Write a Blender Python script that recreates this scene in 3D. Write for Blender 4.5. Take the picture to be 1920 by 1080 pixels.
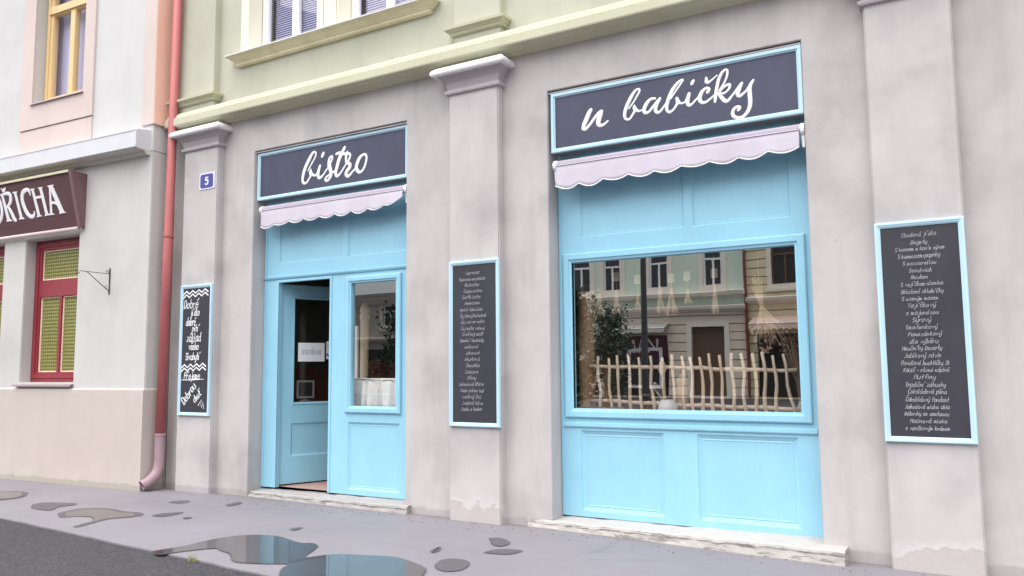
import bpy, bmesh, math, random
from mathutils import Vector, Matrix, noise
random.seed(7)
for o in list(bpy.data.objects): bpy.data.objects.remove(o)
SC = bpy.context.scene
COL = SC.collection
R = math.radians

# ------------------------------------------------------------ camera, sky, sun, exposure
cam = bpy.data.cameras.new('camera'); cam.lens = 28.536; cam.sensor_width = 36.0
cam.clip_start = 0.05; cam.clip_end = 2000
camo = bpy.data.objects.new('camera', cam); COL.objects.link(camo)
_r = Vector((0.8604106, 0.5095241, -0.0088760)); _u = Vector((0.0575184, -0.0797931, 0.9951506)); _f = Vector((-0.5063449, 0.8567487, 0.0979618))
camo.matrix_world = Matrix(((_r.x, _u.x, -_f.x, 0.0), (_r.y, _u.y, -_f.y, -7.0), (_r.z, _u.z, -_f.z, 1.52), (0, 0, 0, 1)))
SC.camera = camo

SUN_EL, SUN_AZ, SKYSAT = 77.0, 196.0, 0.35        # bright overcast: a very broad soft sun, high and a little in front
world = bpy.data.worlds.new('World'); SC.world = world; world.use_nodes = True
wn = world.node_tree; wn.nodes.clear()
sky = wn.nodes.new('ShaderNodeTexSky'); sky.sky_type = 'NISHITA'; sky.sun_disc = False
sky.sun_elevation = R(SUN_EL); sky.sun_rotation = R(SUN_AZ); sky.air_density = 1.0; sky.dust_density = 2.0; sky.ozone_density = 1.0
bg = wn.nodes.new('ShaderNodeBackground'); bg.inputs['Strength'].default_value = 0.06
wo = wn.nodes.new('ShaderNodeOutputWorld')
hs = wn.nodes.new('ShaderNodeHueSaturation'); hs.inputs['Saturation'].default_value = SKYSAT
wn.links.new(sky.outputs[0], hs.inputs['Color']); wn.links.new(hs.outputs[0], bg.inputs[0]); wn.links.new(bg.outputs[0], wo.inputs[0])
sl = bpy.data.lights.new('sun', 'SUN'); sl.energy = 1.5; sl.angle = R(110); sl.color = (1.0, 0.965, 0.93)
so = bpy.data.objects.new('sun', sl); COL.objects.link(so)
so.rotation_euler = (-(R(90 - SUN_EL)), 0, -R(SUN_AZ)); so.location = (0, 20, 30)
SC.view_settings.view_transform = 'Standard'; SC.view_settings.look = 'None'
SC.view_settings.gamma = 1.0; SC.view_settings.exposure = 2.18
SC.cycles.max_bounces = 8; SC.cycles.diffuse_bounces = 4; SC.cycles.transparent_max_bounces = 12

# ------------------------------------------------------------ materials
def newmat(name):
    m = bpy.data.materials.new(name); m.use_nodes = True
    n = m.node_tree; n.nodes.clear()
    out = n.nodes.new('ShaderNodeOutputMaterial'); p = n.nodes.new('ShaderNodeBsdfPrincipled')
    n.links.new(p.outputs[0], out.inputs[0])
    return m, n, p, out
def N(n, t, **kw):
    x = n.nodes.new(t)
    for k, v in kw.items():
        if hasattr(x, k) and k not in ('inputs',): setattr(x, k, v)
    return x
def pos(n): return n.nodes.new('ShaderNodeNewGeometry').outputs['Position']
def noise_(n, vec, scale, detail=4, rough=0.55, stretch=None):
    if stretch:
        mp = N(n, 'ShaderNodeMapping'); mp.inputs['Scale'].default_value = stretch
        n.links.new(vec, mp.inputs[0]); vec = mp.outputs[0]
    t = N(n, 'ShaderNodeTexNoise'); t.inputs['Scale'].default_value = scale; t.inputs['Detail'].default_value = detail; t.inputs['Roughness'].default_value = rough
    n.links.new(vec, t.inputs['Vector']); return t.outputs['Fac']
def ramp(n, fac, a, b, lo=(0, 0, 0, 1), hi=(1, 1, 1, 1)):
    r = N(n, 'ShaderNodeValToRGB'); e = r.color_ramp.elements
    e[0].position = a; e[0].color = lo; e[1].position = b; e[1].color = hi
    n.links.new(fac, r.inputs[0]); return r.outputs[0]
def mix(n, fac, a, b, mode='MIX'):
    x = N(n, 'ShaderNodeMix'); x.data_type = 'RGBA'; x.blend_type = mode
    for s, v in ((0, fac), (6, a), (7, b)):
        if isinstance(v, (tuple, list)): x.inputs[s].default_value = (*v[:3], 1)
        elif isinstance(v, (int, float)): x.inputs[s].default_value = v
        else: n.links.new(v, x.inputs[s])
    return x.outputs[2]
def math_(n, op, a, b=0.0, c=None):
    x = N(n, 'ShaderNodeMath'); x.operation = op
    for i, v in enumerate((a, b, c)):
        if v is None: continue
        if isinstance(v, (int, float)): x.inputs[i].default_value = v
        else: n.links.new(v, x.inputs[i])
    return x.outputs[0]
def bump(n, p, h, strength=0.3, dist=0.01):
    b = N(n, 'ShaderNodeBump'); b.inputs['Strength'].default_value = strength; b.inputs['Distance'].default_value = dist
    n.links.new(h, b.inputs['Height']); n.links.new(b.outputs[0], p.inputs['Normal'])

def m_plain(name, col, rough=0.6, var=0.08, scale=6.0, bmp=0.0, spec=0.4, metal=0.0, stretch=None):
    m, n, p, o = newmat(name)
    f = noise_(n, pos(n), scale, 5, 0.6, stretch)
    c = mix(n, f, tuple(x * (1 - var) for x in col), tuple(min(1, x * (1 + var)) for x in col))
    n.links.new(c, p.inputs['Base Color']); p.inputs['Roughness'].default_value = rough
    p.inputs['Specular IOR Level'].default_value = spec; p.inputs['Metallic'].default_value = metal
    if bmp: bump(n, p, noise_(n, pos(n), scale * 12, 3), bmp, 0.004)
    return m

def m_plaster(name, base, dark, light, blotch=0.5, foot=None, grain=0.22, moss=False, streak=0.13):
    """painted render: soft clouds of darker and paler paint, fine grain; foot = (height, colour) of a peeled band at the ground"""
    m, n, p, o = newmat(name)
    P = pos(n)
    a = ramp(n, noise_(n, P, 1.2, 4, 0.55), 0.45, 0.67)
    b = ramp(n, noise_(n, P, 1.9, 4, 0.58), 0.48, 0.68)
    s = ramp(n, noise_(n, P, 1.1, 4, 0.6, (3.2, 3.2, 0.5)), 0.50, 0.66)
    c = mix(n, math_(n, 'MULTIPLY', a, blotch), base, dark)
    c = mix(n, math_(n, 'MULTIPLY', b, blotch * 0.7), c, light)
    c = mix(n, math_(n, 'MULTIPLY', s, streak), c, tuple(x * 0.8 for x in dark))
    st = ramp(n, noise_(n, P, 7.0, 3, 0.6), 0.68, 0.76)
    c = mix(n, math_(n, 'MULTIPLY', st, 0.18), c, tuple(x * 0.72 for x in dark))
    z = N(n, 'ShaderNodeSeparateXYZ'); n.links.new(P, z.inputs[0])
    dz = ramp(n, math_(n, 'ADD', z.outputs[2], math_(n, 'MULTIPLY', noise_(n, P, 5.0, 5, 0.7), -0.12)), -0.07, 0.02, (1, 1, 1, 1), (0, 0, 0, 1))
    c = mix(n, math_(n, 'MULTIPLY', dz, 0.34), c, (0.20, 0.20, 0.13) if moss else tuple(x * 0.62 for x in dark))
    h = noise_(n, P, 70.0, 4, 0.6)
    if foot:
        fh, fc = foot
        q = math_(n, 'ADD', z.outputs[2], math_(n, 'MULTIPLY', math_(n, 'SUBTRACT', noise_(n, P, 3.2, 4, 0.55), 0.5), 0.62))
        k = ramp(n, q, fh - 0.010, fh + 0.008, (1, 1, 1, 1), (0, 0, 0, 1))
        fcv = mix(n, noise_(n, P, 14.0, 5, 0.7), tuple(x * 0.86 for x in fc), tuple(x * 1.1 for x in fc))
        c = mix(n, k, c, fcv)
        rim = ramp(n, q, fh + 0.006, fh + 0.10, (1, 1, 1, 1), (0, 0, 0, 1))
        rim = math_(n, 'MULTIPLY', rim, math_(n, 'SUBTRACT', 1.0, k))
        c = mix(n, math_(n, 'MULTIPLY', rim, 0.6), c, tuple(min(1, x * 1.22) for x in base))
        h = math_(n, 'ADD', math_(n, 'MULTIPLY', h, 0.5), math_(n, 'MULTIPLY', k, -1.2))
    h = math_(n, 'ADD', h, math_(n, 'MULTIPLY', noise_(n, P, 4.0, 3), 2.0))
    n.links.new(c, p.inputs['Base Color']); p.inputs['Roughness'].default_value = 0.85; p.inputs['Specular IOR Level'].default_value = 0.25
    bump(n, p, h, grain, 0.006)
    return m

def m_paint(name, col, rough=0.42, dirt=0.10):
    """brushed oil paint on wood: faint vertical brush grain, slight fade and grime"""
    m, n, p, o = newmat(name)
    P = pos(n)
    g = noise_(n, P, 6.0, 4, 0.6, (9.0, 9.0, 0.7))
    f = ramp(n, noise_(n, P, 1.6, 4, 0.6), 0.35, 0.75)
    c = mix(n, f, col, tuple(min(1, x * 1.10 + 0.012) for x in col))
    c = mix(n, math_(n, 'MULTIPLY', ramp(n, g, 0.45, 0.8), dirt), c, tuple(x * 0.72 for x in col))
    c = mix(n, math_(n, 'MULTIPLY', ramp(n, noise_(n, P, 22.0, 4, 0.7), 0.70, 0.78), 0.22), c, tuple(x * 0.62 for x in col))
    n.links.new(c, p.inputs['Base Color']); p.inputs['Roughness'].default_value = rough; p.inputs['Specular IOR Level'].default_value = 0.45
    bump(n, p, g, 0.10, 0.003)
    return m

def m_glass(name, r0=0.10, tint=(1, 1, 1), gloss=(1, 1, 1), wav=0.0):
    m, n, p, o = newmat(name); n.nodes.remove(p)
    t = N(n, 'ShaderNodeBsdfTransparent'); t.inputs[0].default_value = (*tint, 1)
    g = N(n, 'ShaderNodeBsdfGlossy'); g.inputs[0].default_value = (*gloss, 1); g.inputs['Roughness'].default_value = 0.0
    lw = N(n, 'ShaderNodeLayerWeight'); lw.inputs[0].default_value = 0.5
    f = math_(n, 'POWER', lw.outputs['Facing'], 5.0)
    f = math_(n, 'MULTIPLY_ADD', f, 1.0 - r0, r0)
    mx = N(n, 'ShaderNodeMixShader'); n.links.new(f, mx.inputs[0]); n.links.new(t.outputs[0], mx.inputs[1]); n.links.new(g.outputs[0], mx.inputs[2])
    if wav:
        b = N(n, 'ShaderNodeBump'); b.inputs['Strength'].default_value = wav; b.inputs['Distance'].default_value = 0.02
        n.links.new(noise_(n, pos(n), 1.3, 1), b.inputs['Height']); n.links.new(b.outputs[0], g.inputs['Normal'])
    n.links.new(mx.outputs[0], o.inputs[0])
    return m

def m_cathedral(name):
    """yellow-green pressed glass with a diamond relief"""
    m, n, p, o = newmat(name)
    z = N(n, 'ShaderNodeSeparateXYZ'); n.links.new(pos(n), z.inputs[0])
    u = math_(n, 'MULTIPLY', math_(n, 'ADD', z.outputs[0], z.outputs[2]), 62.0)
    v = math_(n, 'MULTIPLY', math_(n, 'SUBTRACT', z.outputs[0], z.outputs[2]), 62.0)
    h = math_(n, 'MULTIPLY', math_(n, 'SINE', u), math_(n, 'SINE', v))
    c = mix(n, ramp(n, h, 0.0, 0.9), (0.20, 0.185, 0.035), (0.36, 0.33, 0.11))
    c = mix(n, math_(n, 'MULTIPLY', noise_(n, pos(n), 3.0, 3), 0.6), c, (0.13, 0.15, 0.05))
    n.links.new(c, p.inputs['Base Color']); p.inputs['Roughness'].default_value = 0.22
    bump(n, p, h, 0.5, 0.01)
    return m

def m_asphalt(name, base, spec_col, scale=150.0, coarse=True):
    m, n, p, o = newmat(name); P = pos(n)
    v = N(n, 'ShaderNodeTexVoronoi'); v.inputs['Scale'].default_value = scale; n.links.new(P, v.inputs['Vector'])
    sp = N(n, 'ShaderNodeSeparateColor'); n.links.new(v.outputs['Color'], sp.inputs[0])
    st = ramp(n, sp.outputs[0], 0.55, 1.0)
    c = mix(n, ramp(n, noise_(n, P, 1.3, 5, 0.6), 0.35, 0.7), tuple(x * 0.82 for x in base), base)
    c = mix(n, math_(n, 'MULTIPLY', st, 0.75 if coarse else 0.2), c, spec_col)
    c = mix(n, ramp(n, noise_(n, P, scale * 0.45, 3, 0.7), 0.5, 0.72), c, tuple(x * 0.55 for x in base)) if coarse else c
    n.links.new(c, p.inputs['Base Color']); p.inputs['Roughness'].default_value = 0.78; p.inputs['Specular IOR Level'].default_value = 0.35
    bump(n, p, v.outputs['Distance'], 0.7 if coarse else 0.15, 0.008)
    return m

def m_sidewalk(name):
    m, n, p, o = newmat(name); P = pos(n)
    base = (0.212, 0.200, 0.222)
    c = mix(n, ramp(n, noise_(n, P, 0.7, 5, 0.6), 0.3, 0.7), tuple(x * 0.88 for x in base), tuple(x * 1.06 for x in base))
    c = mix(n, math_(n, 'MULTIPLY', ramp(n, noise_(n, P, 2.6, 6, 0.7, (1.0, 2.4, 1.0)), 0.55, 0.72), 0.40), c, tuple(x * 0.80 for x in base))
    c = mix(n, math_(n, 'MULTIPLY', ramp(n, noise_(n, P, 260.0, 2, 0.5), 0.50, 0.75), 0.30), c, tuple(x * 0.72 for x in base))
    c = mix(n, math_(n, 'MULTIPLY', ramp(n, noise_(n, P, 9.0, 5, 0.75), 0.62, 0.72), 0.30), c, tuple(min(1, x * 1.22) for x in base))
    z = N(n, 'ShaderNodeSeparateXYZ'); n.links.new(P, z.inputs[0])
    dirt = ramp(n, math_(n, 'ADD', z.outputs[1], math_(n, 'MULTIPLY', noise_(n, P, 4.0, 5, 0.7), 0.34)), -0.06, 0.20)
    c = mix(n, math_(n, 'MULTIPLY', dirt, 0.55), c, (0.13, 0.12, 0.10))
    v = N(n, 'ShaderNodeTexVoronoi'); v.feature = 'DISTANCE_TO_EDGE'; v.inputs['Scale'].default_value = 0.55; wv = N(n, 'ShaderNodeMix'); wv.data_type = 'VECTOR'; wv.inputs[0].default_value = 0.16
    nt = N(n, 'ShaderNodeTexNoise'); nt.inputs['Scale'].default_value = 2.2; nt.inputs['Detail'].default_value = 5; n.links.new(P, nt.inputs['Vector']); n.links.new(P, wv.inputs[4]); n.links.new(nt.outputs['Color'], wv.inputs[5]); n.links.new(wv.outputs[1], v.inputs['Vector'])
    ck = math_(n, 'MULTIPLY', ramp(n, v.outputs['Distance'], 0.0, 0.006, (1, 1, 1, 1), (0, 0, 0, 1)), ramp(n, noise_(n, P, 0.8, 3), 0.5, 0.6))
    c = mix(n, math_(n, 'MULTIPLY', ck, 0.45), c, (0.11, 0.105, 0.11))
    n.links.new(c, p.inputs['Base Color'])
    rr = ramp(n, noise_(n, P, 1.5, 4), 0.3, 0.7, (0.50, 0.50, 0.50, 1), (0.75, 0.75, 0.75, 1))
    n.links.new(rr, p.inputs['Roughness']); p.inputs['Specular IOR Level'].default_value = 0.4
    bump(n, p, math_(n, 'ADD', noise_(n, P, 160.0, 3), math_(n, 'MULTIPLY', noise_(n, P, 8.0, 4), 1.2)), 0.16, 0.006)
    return m

def m_water(name):
    m, n, p, o = newmat(name)
    c = mix(n, noise_(n, pos(n), 3.0, 4), (0.045, 0.042, 0.048), (0.075, 0.07, 0.075))
    n.links.new(c, p.inputs['Base Color']); p.inputs['Roughness'].default_value = 0.015; p.inputs['IOR'].default_value = 1.40; p.inputs['Specular IOR Level'].default_value = 0.7
    bump(n, p, noise_(n, pos(n), 2.2, 1), 0.012, 0.02)
    return m

def m_damp(name):
    """wet asphalt, drying towards the rim of the patch (rim = mesh attribute)"""
    m, n, p, o = newmat(name)
    c = mix(n, noise_(n, pos(n), 9.0, 4), (0.078, 0.074, 0.083), (0.112, 0.105, 0.116))
    n.links.new(c, p.inputs['Base Color']); p.inputs['Roughness'].default_value = 0.5; p.inputs['Specular IOR Level'].default_value = 0.25
    at = N(n, 'ShaderNodeAttribute'); at.attribute_name = 'rim'
    f = math_(n, 'ADD', at.outputs['Fac'], math_(n, 'MULTIPLY', math_(n, 'SUBTRACT', noise_(n, pos(n), 40.0, 4, 0.7), 0.5), 0.7))
    t = N(n, 'ShaderNodeBsdfTransparent'); mx = N(n, 'ShaderNodeMixShader')
    n.links.new(ramp(n, f, 0.25, 0.75), mx.inputs[0]); n.links.new(t.outputs[0], mx.inputs[1]); n.links.new(p.outputs[0], mx.inputs[2]); n.links.new(mx.outputs[0], o.inputs[0])
    return m

def m_stone(name, base):
    m, n, p, o = newmat(name); P = pos(n)
    c = mix(n, noise_(n, P, 5.0, 6, 0.7), tuple(x * 0.80 for x in base), tuple(min(1, x * 1.12) for x in base))
    g = noise_(n, P, 4.0, 6, 0.75, (1.0, 1.5, 9.0))
    k = ramp(n, g, 0.56, 0.64)
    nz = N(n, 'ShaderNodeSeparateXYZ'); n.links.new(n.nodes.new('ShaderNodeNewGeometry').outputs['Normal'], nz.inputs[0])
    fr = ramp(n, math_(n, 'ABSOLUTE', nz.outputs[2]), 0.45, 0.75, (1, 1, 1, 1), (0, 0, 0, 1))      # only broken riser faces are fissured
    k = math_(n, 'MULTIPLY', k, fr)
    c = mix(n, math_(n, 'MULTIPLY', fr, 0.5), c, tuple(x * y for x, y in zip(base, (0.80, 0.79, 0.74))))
    c = mix(n, math_(n, 'MULTIPLY', k, 0.5), c, (0.15, 0.14, 0.115))
    c = mix(n, math_(n, 'MULTIPLY', ramp(n, noise_(n, P, 16.0, 5, 0.75), 0.62, 0.74), 0.4), c, tuple(x * 0.6 for x in base))
    n.links.new(c, p.inputs['Base Color']); p.inputs['Roughness'].default_value = 0.9
    bump(n, p, math_(n, 'ADD', noise_(n, P, 24.0, 6, 0.7), math_(n, 'MULTIPLY', k, -1.0)), 0.7, 0.02)
    return m

def m_board(name, col, rough):
    m, n, p, o = newmat(name); P = pos(n)
    c = mix(n, ramp(n, noise_(n, P, 3.0, 5, 0.7, (1, 1, 0.4)), 0.4, 0.8), col, tuple(x * 1.25 + 0.006 for x in col))
    n.links.new(c, p.inputs['Base Color']); p.inputs['Roughness'].default_value = rough; p.inputs['Specular IOR Level'].default_value = 0.5
    return m

def m_wood(name, a, b, scale=4.0, rough=0.6, vertical=True):
    m, n, p, o = newmat(name)
    g = noise_(n, pos(n), scale, 6, 0.65, (8, 8, 0.6) if vertical else (0.6, 8, 8))
    n.links.new(mix(n, ramp(n, g, 0.3, 0.7), a, b), p.inputs['Base Color']); p.inputs['Roughness'].default_value = rough
    bump(n, p, g, 0.2, 0.004)
    return m

def m_courses(name, base, joint, step=0.42):
    """render scored in level courses, as on a rusticated wall"""
    m, n, p, o = newmat(name); P = pos(n)
    z = N(n, 'ShaderNodeSeparateXYZ'); n.links.new(P, z.inputs[0])
    fr = math_(n, 'FRACT', math_(n, 'DIVIDE', z.outputs[2], step))
    k = ramp(n, fr, 0.09, 0.13, (1, 1, 1, 1), (0, 0, 0, 1))
    c = mix(n, noise_(n, P, 2.0, 5, 0.6), tuple(x * 0.86 for x in base), tuple(min(1, x * 1.08) for x in base))
    n.links.new(mix(n, k, c, joint), p.inputs['Base Color']); p.inputs['Roughness'].default_value = 0.85
    bump(n, p, math_(n, 'MULTIPLY', k, -1.0), 0.8, 0.03)
    return m

def m_leaf(name, a, b):
    m, n, p, o = newmat(name)
    n.links.new(mix(n, ramp(n, noise_(n, pos(n), 3.0, 4), 0.35, 0.65), a, b), p.inputs['Base Color']); p.inputs['Roughness'].default_value = 0.6
    return m

M = {}
def build_materials():
    M['grey'] = m_plaster('grey_render', (0.478, 0.450, 0.444), (0.345, 0.325, 0.325), (0.55, 0.517, 0.505), 0.72, streak=0.22)
    M['grey_pil0'] = m_plaster('grey_render_plain_pilaster', (0.484, 0.459, 0.455), (0.355, 0.335, 0.338), (0.555, 0.525, 0.52), 0.75)
    M['grey_pil'] = m_plaster('grey_render_pilaster', (0.484, 0.459, 0.455), (0.355, 0.335, 0.338), (0.555, 0.525, 0.52), 0.75, foot=(0.13, (0.458, 0.43, 0.412)))
    M['cap'] = m_plaster('grey_capital', (0.44, 0.405, 0.415), (0.35, 0.325, 0.33), (0.5, 0.465, 0.47), 0.5)
    M['captop'] = m_plaster('skylit_capital_slab', (0.80, 0.78, 0.78), (0.68, 0.66, 0.66), (0.86, 0.85, 0.84), 0.35)  # slab whiter than capital: sky light on its slope is in the colour
    M['green'] = m_plaster('pale_green_render', (0.49, 0.49, 0.395), (0.42, 0.42, 0.33), (0.54, 0.545, 0.445), 0.5)
    M['green_trim'] = m_plaster('pale_green_trim', (0.54, 0.54, 0.40), (0.46, 0.455, 0.315), (0.59, 0.595, 0.45), 0.4)
    M['tan'] = m_plaster('tan_sill_render', (0.80, 0.73, 0.52), (0.44, 0.38, 0.23), (0.58, 0.52, 0.36), 0.4)
    M['cream'] = m_plaster('cream_surround', (0.80, 0.77, 0.63), (0.72, 0.68, 0.54), (0.84, 0.82, 0.7), 0.4)
    M['white'] = m_paint('white_window_paint', (0.80, 0.79, 0.80), 0.4, 0.05)
    M['blue'] = m_paint('sky_blue_paint', (0.27, 0.53, 0.665))
    M['bluef'] = m_paint('pale_blue_frame_paint', (0.44, 0.63, 0.73), 0.45)
    M['slate'] = m_board('slate_sign_panel', (0.040, 0.043, 0.082), 0.5)
    M['chalkboard'] = m_board('chalkboard_panel', (0.024, 0.0235, 0.033), 0.65)
    M['letter'] = m_plain('white_lettering', (0.82, 0.82, 0.84), 0.6, 0.03)
    M['chalk'] = m_plain('chalk', (0.50, 0.50, 0.52), 0.9, 0.15, 60)
    M['fabric'] = m_plain('lilac_white_canvas', (0.515, 0.475, 0.545), 0.85, 0.05, 9, 0.15)
    M['fabric_roll'] = m_plain('lilac_rolled_canvas', (0.40, 0.35, 0.42), 0.85, 0.06, 9, 0.1)
    M['plastic'] = m_plain('white_plastic', (0.8, 0.8, 0.8), 0.4, 0.03)
    M['glass_side'] = m_glass('side_window_glass', 0.20, (0.98, 0.99, 0.98), (1, 1, 1), 0.04)
    M['glass'] = m_glass('shop_glass', 0.42, (0.99, 0.99, 0.99), (1, 1, 1), 0.04)
    M['glass_dark'] = m_glass('door_glass', 0.05, (0.9, 0.9, 0.88))
    M['glass_up'] = m_glass('upstairs_glass', 0.06, (0.92, 0.92, 0.96))
    M['blind'] = m_plain('lilac_blind', (0.60, 0.58, 0.80), 0.5, 0.05)
    M['darkroom'] = m_plain('dark_room', (0.03, 0.03, 0.035), 0.9)
    M['stone'] = m_stone('worn_white_stone', (0.47, 0.445, 0.425))
    M['stone2'] = m_stone('worn_grey_stone', (0.38, 0.36, 0.355))
    M['sidewalk'] = m_sidewalk('smooth_grey_asphalt')
    M['road'] = m_asphalt('coarse_asphalt', (0.040, 0.038, 0.044), (0.115, 0.11, 0.12), 95.0)
    M['ground'] = m_plain('far_ground', (0.16, 0.155, 0.15), 0.9, 0.15, 0.3)
    M['water'] = m_water('puddle_water'); M['damp'] = m_damp('damp_patch')
    M['n_wall'] = m_plaster('neighbour_white_render', (0.54, 0.525, 0.505), (0.45, 0.435, 0.415), (0.58, 0.565, 0.545), 0.55, streak=0.12)
    M['n_up'] = m_plaster('neighbour_upper_render', (0.575, 0.57, 0.562), (0.49, 0.487, 0.482), (0.62, 0.615, 0.61), 0.5)
    M['n_plinth'] = m_plaster('neighbour_beige_plinth', (0.505, 0.445, 0.402), (0.44, 0.385, 0.35), (0.57, 0.515, 0.485), 0.4, moss=True)
    M['n_ledge'] = m_plain('grey_sheet_ledge', (0.60, 0.60, 0.625), 0.5, 0.10, 3)
    M['n_side'] = m_plaster('neighbour_side_render', (0.55, 0.53, 0.49), (0.46, 0.44, 0.40), (0.6, 0.58, 0.54), 0.5, moss=True)
    M['pinkband'] = m_plaster('pale_pink_surround', (0.62, 0.52, 0.485), (0.55, 0.455, 0.42), (0.66, 0.575, 0.545), 0.4)
    M['peach'] = m_plaster('peach_quoin', (0.84, 0.53, 0.41), (0.76, 0.46, 0.35), (0.87, 0.59, 0.48), 0.4)
    M['yellow'] = m_paint('ochre_window_paint', (0.72, 0.52, 0.26), 0.45)
    M['red'] = m_paint('dark_red_window_paint', (0.24, 0.022, 0.034), 0.55)
    M['cath'] = m_cathedral('yellow_green_pressed_glass')
    M['sillm'] = m_plain('lilac_sheet_sill', (0.36, 0.29, 0.31), 0.45, 0.08)
    M['pipe'] = m_plain('red_painted_pipe', (0.42, 0.118, 0.118), 0.5, 0.3, 2.2, 0.05, stretch=(2, 2, 0.5))
    M['pipe_low'] = m_plain('faded_pink_pipe', (0.355, 0.24, 0.27), 0.5, 0.3, 7, 0.05)
    M['maroon'] = m_wood('maroon_sign_boards', (0.082, 0.030, 0.036), (0.105, 0.042, 0.048), 2.0, 0.5, False)
    M['maroonf'] = m_plain('maroon_sign_case', (0.19, 0.105, 0.115), 0.5, 0.1)
    M['pinkrail'] = m_plain('pink_rail', (0.66, 0.53, 0.55), 0.4, 0.05)
    M['iron'] = m_plain('black_iron', (0.03, 0.03, 0.032), 0.5)
    M['platebl'] = m_plain('blue_enamel', (0.055, 0.06, 0.27), 0.3, 0.05)
    M['platew'] = m_plain('white_enamel', (0.72, 0.71, 0.80), 0.3, 0.03)
    M['paper'] = m_plain('paper', (0.80, 0.80, 0.82), 0.7, 0.02)
    M['inkblue'] = m_plain('blue_ink', (0.16, 0.22, 0.42), 0.7)
    M['room_up'] = m_plain('dark_green_room_wall', (0.17, 0.19, 0.155), 0.8, 0.12, 2)
    M['room_low'] = m_wood('brown_wainscot', (0.20, 0.095, 0.06), (0.30, 0.16, 0.105), 3.0)
    M['room_floor'] = m_plain('brick_tile_floor', (0.42, 0.27, 0.23), 0.6, 0.15, 5)
    M['room_ceil'] = m_plain('room_ceiling', (0.35, 0.33, 0.3), 0.8)
    M['twig'] = m_wood('peeled_twig', (0.80, 0.62, 0.45), (0.92, 0.79, 0.63), 3.0)
    M['bark'] = m_wood('brown_bark', (0.34, 0.20, 0.11), (0.60, 0.42, 0.26), 3.0, 0.85)
    M['oak'] = m_wood('oak_board', (0.35, 0.22, 0.12), (0.45, 0.30, 0.17), 2.0, 0.6, False)
    M['traywood'] = m_wood('reddish_tray_wood', (0.27, 0.09, 0.035), (0.38, 0.15, 0.06), 2.0, 0.5, False)
    M['palewood'] = m_wood('pale_turned_wood', (0.60, 0.44, 0.28), (0.70, 0.54, 0.36), 3.0)
    M['straw'] = m_plain('dry_straw', (0.62, 0.47, 0.31), 0.8, 0.2, 30)
    M['straw2'] = m_plain('dusty_dried_flowers', (0.42, 0.31, 0.20), 0.85, 0.3, 40)
    M['tag'] = m_plain('cream_card', (0.78, 0.68, 0.50), 0.7, 0.05)
    M['ceramic'] = m_plain('white_ceramic', (0.80, 0.80, 0.78), 0.25, 0.03)
    M['steel'] = m_plain('steel_wire', (0.6, 0.6, 0.6), 0.3, 0.05, metal=1.0)
    M['linen'] = m_plain('white_linen', (0.82, 0.80, 0.78), 0.9, 0.06, 12)
    M['redlac'] = m_plain('red_lacquer', (0.30, 0.03, 0.03), 0.35)
    M['wicker'] = m_wood('wicker', (0.25, 0.16, 0.09), (0.42, 0.30, 0.18), 14.0, 0.8, False)
    M['blackscreen'] = m_plain('dark_screen', (0.02, 0.02, 0.022), 0.3)
    M['signcase'] = m_plain('brown_grey_sign_case', (0.26, 0.225, 0.21), 0.7, 0.1)
    M['greyframe'] = m_plain('grey_plastic', (0.20, 0.20, 0.20), 0.5)
    M['leaf'] = m_leaf('leaf_green', (0.045, 0.075, 0.022), (0.09, 0.13, 0.045))
    M['leafd'] = m_leaf('leaf_dark_green', (0.018, 0.040, 0.022), (0.04, 0.07, 0.034))
    M['o_green'] = m_plaster('opposite_green_render', (0.66, 0.77, 0.64), (0.57, 0.67, 0.55), (0.71, 0.81, 0.69), 0.5)
    M['o_beige'] = m_courses('opposite_beige_courses', (0.78, 0.69, 0.56), (0.26, 0.22, 0.17), 0.45)
    M['o_yellow'] = m_courses('opposite_yellow_courses', (0.76, 0.67, 0.44), (0.28, 0.21, 0.12), 0.42)
    M['o_trim'] = m_plain('opposite_stone_trim', (0.80, 0.74, 0.65), 0.85, 0.08, 3)
    M['o_grey'] = m_plaster('opposite_grey_render', (0.55, 0.51, 0.46), (0.45, 0.42, 0.38), (0.6, 0.56, 0.51), 0.5)
    M['o_pipe'] = m_plain('dark_red_pipe', (0.20, 0.065, 0.055), 0.6)
    M['o_roofg'] = m_plain('grey_sheet_roof', (0.35, 0.34, 0.33), 0.7)
    M['o_roof'] = m_plain('red_roof_tiles', (0.22, 0.085, 0.05), 0.8, 0.2, 6)
    M['o_dark'] = m_plain('dark_window_glass', (0.03, 0.032, 0.035), 0.15)
    M['o_door'] = m_wood('brown_door_wood', (0.10, 0.06, 0.04), (0.14, 0.085, 0.055))
    M['o_shop'] = m_plain('maroon_shop_panel', (0.11, 0.02, 0.035), 0.5)
    M['o_shopd'] = m_plain('dark_shop_panel', (0.035, 0.025, 0.025), 0.5)
    M['o_awn'] = m_plain('striped_grey_canvas', (0.45, 0.44, 0.41), 0.85, 0.3, 2, stretch=(6, 1, 0.1))
    M['o_awn2'] = m_plain('pinkish_canvas', (0.62, 0.46, 0.38), 0.85, 0.08, 2)
    M['lamp'] = m_plain('dark_grey_lamp_paint', (0.05, 0.052, 0.06), 0.45)
    M['roofm'] = m_plain('roof_tiles', (0.20, 0.09, 0.06), 0.8, 0.2, 6)
build_materials()

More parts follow.
